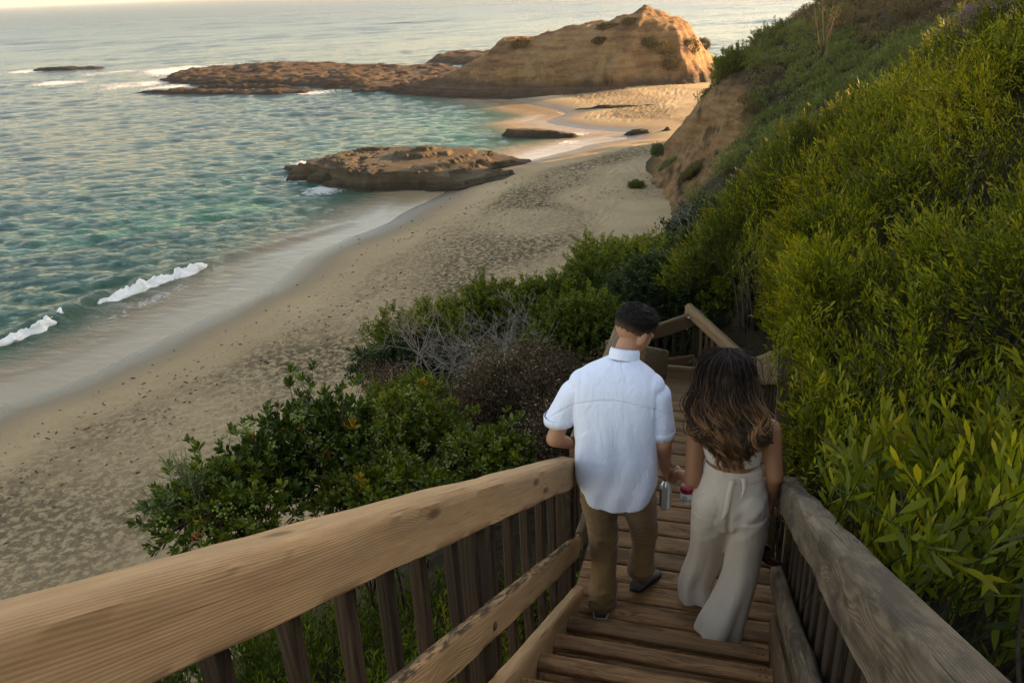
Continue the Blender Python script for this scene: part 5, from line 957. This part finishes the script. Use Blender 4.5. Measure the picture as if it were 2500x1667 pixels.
# wide trousers: two flowing legs joined at the seat
def pleat(keys, n, m, nf, amp, seed, ph=0):
    rgs = interp_rings(keys, n, m, 2.1); out = []
    for i, R in enumerate(rgs):
        c_ = R.mean(0); f = i/(n-1); a_ = np.linspace(0, 2*np.pi, m, endpoint=False); k = 1+amp*f**1.1*(np.sin(nf*a_+ph+1.6*f)+.5*np.sin((nf*2-1)*a_+2*ph-f*2)); out.append(c_+(R-c_)*k[:, None])
    return loft(out)
W_ = [loft(interp_rings([(.045, 3.435, -2.105, .122, .105), (.044, 3.432, -2.15, .135, .112), (.042, 3.42, -2.22, .160, .122), (.041, 3.41, -2.29, .176, .132), (.042, 3.41, -2.35, .178, .132), (.045, 3.415, -2.41, .170, .118)], 30, 60, 2.2)),
      blob((-.035, 3.352, -2.30), (.085, .075, .10)), blob((.122, 3.352, -2.30), (.085, .075, .10)),
      pleat([(.128, 3.39, -2.34, .092, .118), (.130, 3.39, -2.46, .094, .108), (.126, 3.385, -2.58, .088, .095), (.115, 3.36, -2.70, .086, .09), (.085, 3.325, -2.82, .094, .095), (.050, 3.29, -2.93, .104, .10), (.035, 3.275, -3.0, .108, .10)], 60, 60, 4, .10, 1, .6),
      pleat([(-.040, 3.40, -2.34, .094, .118), (-.038, 3.42, -2.46, .096, .105), (-.042, 3.46, -2.58, .092, .095), (-.054, 3.50, -2.70, .088, .09), (-.078, 3.51, -2.80, .084, .085), (-.098, 3.51, -2.89, .084, .082), (-.094, 3.495, -2.985, .092, .082)], 60, 60, 4, .12, 2, 2.4)]
V, q_, N = remesh(W_, .0056, 9)
sm = np.exp(-((V[:, 0]-.042)/.010)**2)*sstep(3.42, 3.36, V[:, 1])*sstep(-2.16, -2.28, V[:, 2])*sstep(-2.5, -2.40, V[:, 2]); d = -.012*sm
und = np.exp(-((V[:, 2]+2.385+.25*np.abs(V[:, 0]-.045))/.016)**2)*sstep(3.42, 3.36, V[:, 1]); d -= .0015*und
dia = V[:, 2]+2.42-.9*(V[:, 0]-.045); d += .0025*np.sin(dia*70+2*vn(V, 5, 4))*np.exp(-(dia/.12)**2)*sstep(-2.6, -2.35, V[:, 2]); d += .0035*vn(V*np.array([10, 10, 3]), 1, 6)*sstep(-2.2, -2.5, V[:, 2])*2
V = V+N*d[:, None]; part('trousers', V, q_, C_CREAM, wo)
V, F_ = loft(interp_rings([(.045, 3.437, -2.150, .141, .118), (.045, 3.437, -2.125, .137, .114), (.045, 3.437, -2.098, .127, .108)], 6, 60, 2.2), False); part('waistband', V, F_, C_CREAM, wo)
def ribbon(pts, w, name, parent, mat, side=(1, 0, 0), th=.002):
    P_ = np.array(pts, float); n = 30; t_ = np.linspace(0, len(P_)-1, n); i = np.clip(t_.astype(int), 0, len(P_)-2); f = (t_-i)[:, None]; p0 = P_[np.clip(i-1, 0, 9)]; p1 = P_[i]; p2 = P_[i+1]; p3 = P_[np.clip(i+2, 0, len(P_)-1)]
    Q = .5*((2*p1)+(-p0+p2)*f+(2*p0-5*p1+4*p2-p3)*f**2+(-p0+3*p1-3*p2+p3)*f**3); w_ = np.interp(np.linspace(0, 1, n), np.linspace(0, 1, len(w)), w); S = np.array(side, float)
    off = np.array([0, -th, 0]); R = [np.array([q-S*a*.5, q-S*a*.5+off, q+off*2.2, q+S*a*.5+off, q+S*a*.5, q]) for q, a in zip(Q, w_)]; V, F_ = loft(R); part(name, V, F_, mat, parent)
ribbon([(.045, 3.30, -2.12), (.035, 3.285, -2.18), (.028, 3.265, -2.26), (.010, 3.258, -2.315)], [.026, .028, .030, .026, .004], 'sash', wo, C_CREAM)
ribbon([(.055, 3.31, -2.11), (.090, 3.30, -2.105), (.098, 3.29, -2.15), (.088, 3.28, -2.20)], [.02, .022, .018, .003], 'sash', wo, C_CREAM)
# hair: a dark inner volume and several hundred wavy locks
t = MT('wavy_brown_hair', .55, .25); zf = t.attr('len'); rn = t.attr('rnd'); st_ = t.noise(t.co('Object', (60, 60, 3)), 4, 3)
t.out(t.mix(t.math('MULTIPLY', t.ramp(zf, [(.38, 0.), (.80, 1.)]), t.ramp(rn, [(.45, 0.1), (.95, 1.)])), (.020, .011, .0065), (.36, .18, .068)), None, None); HAIR_W = t.m
V, F_ = loft(interp_rings([(-.015, 3.55, -1.606, .02, .03), (-.015, 3.54, -1.628, .058, .070), (-.018, 3.52, -1.68, .080, .088), (-.018, 3.50, -1.76, .086, .078), (-.005, 3.455, -1.86, .095, .052), (.015, 3.40, -1.95, .072, .034), (.035, 3.36, -2.02, .034, .02), (.045, 3.34, -2.06, .012, .01)], 40, 40, 2.1)); V = V+.006*np.stack([vn(V*[1, 1, .25], 60, 1), vn(V*[1, 1, .25], 60, 2), 0*V[:, 0]], 1)
part('hair_volume', V, F_, HAIR_W, wo, True, {'len': np.zeros(len(V)), 'rnd': np.zeros(len(V))})
L = []; al, ar_ = [], []
for g in range(230):
    a = rng.uniform(-.28*np.pi, 1.28*np.pi) if g > 40 else rng.uniform(.15*np.pi, .85*np.pi); side = math.cos(a); bk_ = math.sin(a)     # angle round the crown, back = -Y
    ln = rng.random()**.55; lay = rng.random(); wid = .150+.02*rng.normal(); ph = rng.random()*6.28; hl_ = np.clip(.5+.35*rng.normal(), 0, 1); wf = 3.9+rng.random()*1.1; wa = .013+.012*rng.random()
    top = WH+WB@np.array([.006*rng.normal(), -.022, .108+.004*lay])
    s0 = WH+np.array([side*(.070+.006*lay), -bk_*(.080+.006*lay)-.008, .070+.008*lay]); s1 = WH+np.array([side*(.090+.012*lay), -bk_*(.100+.012*lay)-.012, -.005])
    s2 = np.array([.0+side*wid*.90, 3.455-.070*max(bk_, 0)-.014*lay, -1.86+.02*rng.normal()]); zt = -1.92-.185*ln*(1-.75*min(1, abs(side)*1.1)**1.4)
    s3 = np.array([.018+side*.132+rng.normal()*.014, 3.36-.025*lay-.02*bk_, (s2[2]+zt)/2]); s4 = np.array([.034+side*.098+rng.normal()*.014, 3.335-.02*lay, zt])
    if abs(side) > .7 and rng.random() < .4: s3[0] += .025*np.sign(side); s4[0] += .035*np.sign(side); s4[2] += .06
    K = np.array([top, s0, s1, s2, s3, s4]); t_ = np.linspace(0, 5, 36); i = np.clip(t_.astype(int), 0, 4); f = (t_-i)[:, None]; p0 = K[np.clip(i-1, 0, 5)]; p1 = K[i]; p2 = K[i+1]; p3 = K[np.clip(i+2, 0, 5)]
    Q0 = .5*((2*p1)+(-p0+p2)*f+(2*p0-5*p1+4*p2-p3)*f**2+(-p0+3*p1-3*p2+p3)*f**3); wv = sstep(2.3, 3.6, t_)
    ph = math.floor(a*2.2)*2.1+ph*.25; zq = Q0[:, 2]*wf*11; wv = sstep(1.8, 3.0, t_); Q0[:, 0] += wv*wa*np.sin(zq+ph); Q0[:, 1] += wv*wa*.8*np.cos(zq+ph)-.006*wv
    for k in range(15):
        o_ = rng.normal(size=3)*np.array([.0060, .0040, .003])*(1 if k < 12 else 2.6); sp = np.interp(t_, [0, 1, 2.4, 3.4, 4.4, 5], [.3, 1.7, 1.7, 1.0, .75, .35])[:, None]
        Q = Q0+o_*sp+(.0012*np.sin(t_*9+k))[:, None]; Q = Q[:int(36-rng.integers(0, 4))]
        tt_ = t_[:len(Q)]; v, f_ = tube(Q, np.interp(tt_, [0, .6, 4, 5], [.0016, .0022, .0019, .0006]), 3, False); L.append((v, f_)); al.append(np.repeat(tt_/5, 3)); ar_.append(np.full(len(v), np.clip(hl_+rng.normal()*.12, 0, 1)))
V, F_ = join(L); part('hair_locks', V, F_, HAIR_W, wo, True, {'len': np.concatenate(al), 'rnd': np.concatenate(ar_)}, kind='stuff')
# ---- things they hold
GLS = MT('clear_plastic', .08, .5); GLS.out((.75, .78, .80), None, None, Metallic=.55); 
bt = root('water_bottle', (-.277, 3.605, -2.525), 'slim clear silver water bottle held in the right hand of the man', 'bottle'); bx, by = -.277, 3.605
V, F_ = loft([ell((bx, by, z_), r_, r_, 28) for z_, r_ in ((-2.525, .022), (-2.522, .029), (-2.51, .0305), (-2.40, .0305), (-2.385, .030), (-2.365, .018), (-2.360, .014), (-2.352, .014))]); part('bottle_body', V, F_, GLS.m, bt)
V, F_ = loft([ell((bx, by, z_), r_, r_, 20) for z_, r_ in ((-2.352, .017), (-2.332, .017), (-2.330, .012))]); part('lid', V, F_, MT('dark_lid', .3, .6).out((.02, .015, .014)), bt)
th_ = np.linspace(0, 2*np.pi, 24); V, F_ = tube([(bx+.016*math.cos(a), by-.010, -2.318+.016*math.sin(a)) for a in th_], .0028, 6); part('carry_loop', V, F_, STEEL, bt)
V, F_ = loft([ell((bx, by, z_), .0309, .0309, 28)[12:22] for z_ in np.linspace(-2.505, -2.41, 6)], False); V, F_ = np.array([ell((bx, by, z_), .0311, .0311, 40)[19:27] for z_ in np.linspace(-2.505, -2.40, 6)]).reshape(-1, 3), grid_faces(6, 8); part('printed_band', V, F_, MT('dark_print', .5, .4).out((.05, .05, .055)), bt)
# cup seen between them
cp = atY(1578, 1135, 3.62); cu = root('cup', (cp[0], cp[1], cp[2]-.04), 'small white cup with a crimson rim just left of the cream trousers', 'cup')
V, F_ = loft([ell((cp[0], cp[1], cp[2]+z_), r_, r_, 28) for z_, r_ in ((-.045, .026), (-.043, .029), (.022, .034), (.022, .031))]); part('cup_body', V, F_, MT('white_paper', .7, .3).out((.62, .62, .62)), cu)
V, F_ = loft([ell((cp[0], cp[1], cp[2]+z_), r_, r_, 28) for z_, r_ in ((.021, .0347), (.048, .0362), (.050, .034))]); part('rim', V, F_, MT('crimson_plastic', .5, .4).out((.30, .008, .035)), cu)
e_ = cp+np.array([-.008, -.036, -.002]); th_ = np.linspace(0, 2*np.pi, 20); V, F_ = tube([(e_[0]+.009*math.cos(a), e_[1]+.0015, e_[2]+.009*math.sin(a)) for a in th_], .0015, 5); part('round_mark', V, F_, BLK, cu)
V, F_ = tube([(cp[0]+.0325*math.cos(a), cp[1]+.0325*math.sin(a), cp[2]-.022-.004*math.sin(a*2)) for a in np.linspace(3.6, 5.8, 14)], .0014, 5); part('printed_line', V, F_, BLK, cu)
# sandals
SAND = simple('tan_brown_leather', (.075, .028, .013), (.13, .052, .025), 12, .55); SOLE = MT('dark_sandal_sole', .8, .2).out((.035, .014, .008))
for k, (ox, oy, rot) in enumerate([(0.0, 0, .25), (-.028, .045, -.2)]):
    sdl = root('sandal', (.225+ox, 3.49+oy, -2.70), ['brown heeled sandal hanging nearest from the right hand of the woman', 'second brown sandal hanging behind the first one'][k], 'sandal', 'pair of sandals carried by the woman')
    B = np.stack([[math.cos(rot), math.sin(rot), 0], [-math.sin(rot), math.cos(rot), 0], [0, 0, 1]], 1); W = lambda x, y, z: np.array([.216+ox, 3.50+oy, -2.455])+B@np.array([x, y, z])
    prof = [(-.01, -.02, .018), (.0, -.06, .026), (-.002, -.10, .024), (-.006, -.145, .030), (.008, -.19, .042), (.035, -.228, .045), (.075, -.255, .036), (.10, -.262, .015)]
    V, F_ = loft([np.array([W(x_+a, b*.6, z_+.25*a) for a, b in [(-w_*.28, -w_), (w_*.28*0+.004, -w_), (.004, w_), (-w_*.28, w_)]]) for x_, z_, w_ in prof]); part('footbed', V, F_, SAND, sdl)
    V, F_ = loft([np.array([W(x_-w_*.28-.006+a, b*.6, z_-.006) for a, b in [(-.01, -w_), (.004, -w_), (.004, w_), (-.01, w_)]]) for x_, z_, w_ in prof[3:]]); part('sandal_sole', V, F_, SOLE, sdl)
    V, F_ = tube([W(-.004, -.02, -.07), W(.022, -.012, -.01), W(.004, 0, .035), W(-.018, .012, -.01), W(-.004, .02, -.07)], .0035, 6); part('ankle_strap', V, F_, SAND, sdl)
    V, F_ = loft([np.array([W(.012+.028*math.sin(a), .03*math.cos(a), z_) for a in np.linspace(0, np.pi, 10)]+[W(.012+.024*math.sin(a), .027*math.cos(a), z_) for a in np.linspace(np.pi, 0, 10)]) for z_ in (-.165, -.19, -.215)]); part('toe_strap', V, F_, SAND, sdl)
# ---- small far things on the beach
def towel(u_, v_, mat, w_, l_, label, rot):
    p = atZ(u_, v_, SEA+1.6); r = root('beach_towel', p+[0, 0, .02], label, 'towel'); n = 10
    g = np.array([[(math.cos(rot)*a*w_-math.sin(rot)*b*l_, math.sin(rot)*a*w_+math.cos(rot)*b*l_, .10+.06*vn(np.array([[a*4, b*4, 1.]]), 1, 2)[0]) for b in np.linspace(-.5, .5, n)] for a in np.linspace(-.5, .5, n)]).reshape(-1, 3)
    V, F_ = join([(g+p, grid_faces(n, n)), (g+p-[0, 0, .03], grid_faces(n, n)[:, ::-1])]); part('cloth', V, F_, mat, r)
towel(452, 1215, MT('red_towel_cloth', .9, .1).out((.42, .035, .03)), 1.0, 1.9, 'red towel on the sand glimpsed through the lowest dark shrub', .3)
towel(1312, 684, MT('teal_towel_cloth', .9, .1).out((.06, .22, .22)), 1.2, 2.0, 'teal towel on the sand just above the bluff edge bushes', .5)
r = np.random.default_rng(77); wx = r.uniform(-44, -8, 9000); wy = r.uniform(15, 112, 9000); wd = dsand(wx, wy); pk = np.exp(-((wd-13.5-4*n2(wx, wy, .05, 2, 6))/5.5)**2)*.55+.05+.5*np.exp(-((wd-8.2-1.5*n2(wx, wy, .07, 2, 16))/.5)**2); kp = (r.random(9000) < pk) & (wx < -12-.1*wy*0); wx, wy, wd = wx[kp], wy[kp], wd[kp]
lt = leaf_t(.30, .09, .4, .3); P = np.stack([wx, wy, zsand(wd)+.07], 1); T = r.normal(size=P.shape)*[1, 1, .25]; V, F_ = place(lt[0], lt[1], basis(T, r.random(len(P))*6.28), P, r.uniform(.3, 1.4, len(P)))
ob('beach_wrack', mesh('beach_wrack', V, F_, L_BRN, True, {'rnd': np.repeat(r.random(len(P))*.6, 6), 'tip': np.zeros(len(V))}), label='scattered dark bits of seaweed along the middle of the sand', cat='seaweed', kind='stuff')
bp = atZ(1392, 700, SEA+1.6); pr = root('person', bp, 'distant beachgoer in black seen through the bushes above the man', 'person')
bd = [cap(bp+[0, 0, 1.05], bp+[0, 0, 1.42], .15, .17), blob(bp+np.array([0, .02, 1.68]), (.09, .1, .12)), cap(bp+[0, 0, 1.5], bp+[0, 0, 1.6], .06, .055)]+[cap(bp+[q*.09, 0, .95], bp+[q*.12, q*.12, .08], .09, .05) for q in (-1, 1)]+[cap(bp+[q*.2, 0, 1.42], bp+[q*.27, .05, .9], .055, .035) for q in (-1, 1)]
V, q_, N = remesh(bd, .02, 2); part('body', V, q_, SK_W, pr)
V, q_, N = remesh([cap(bp+[0, 0, .98], bp+[0, 0, 1.42], .17, .19)]+[cap(bp+[q*.09, 0, .95], bp+[q*.11, q*.08, .5], .11, .09) for q in (-1, 1)]+[cap(bp+[q*.2, 0, 1.42], bp+[q*.24, .02, 1.15], .075, .065) for q in (-1, 1)], .02, 1); part('black_clothing', V, q_, BLK, pr)
print('tris', sum(len(o.data.loop_triangles) if o.data.calc_loop_triangles() is None else 0 for o in bpy.data.objects if o.type == 'MESH'), 'objs', len(bpy.data.objects))
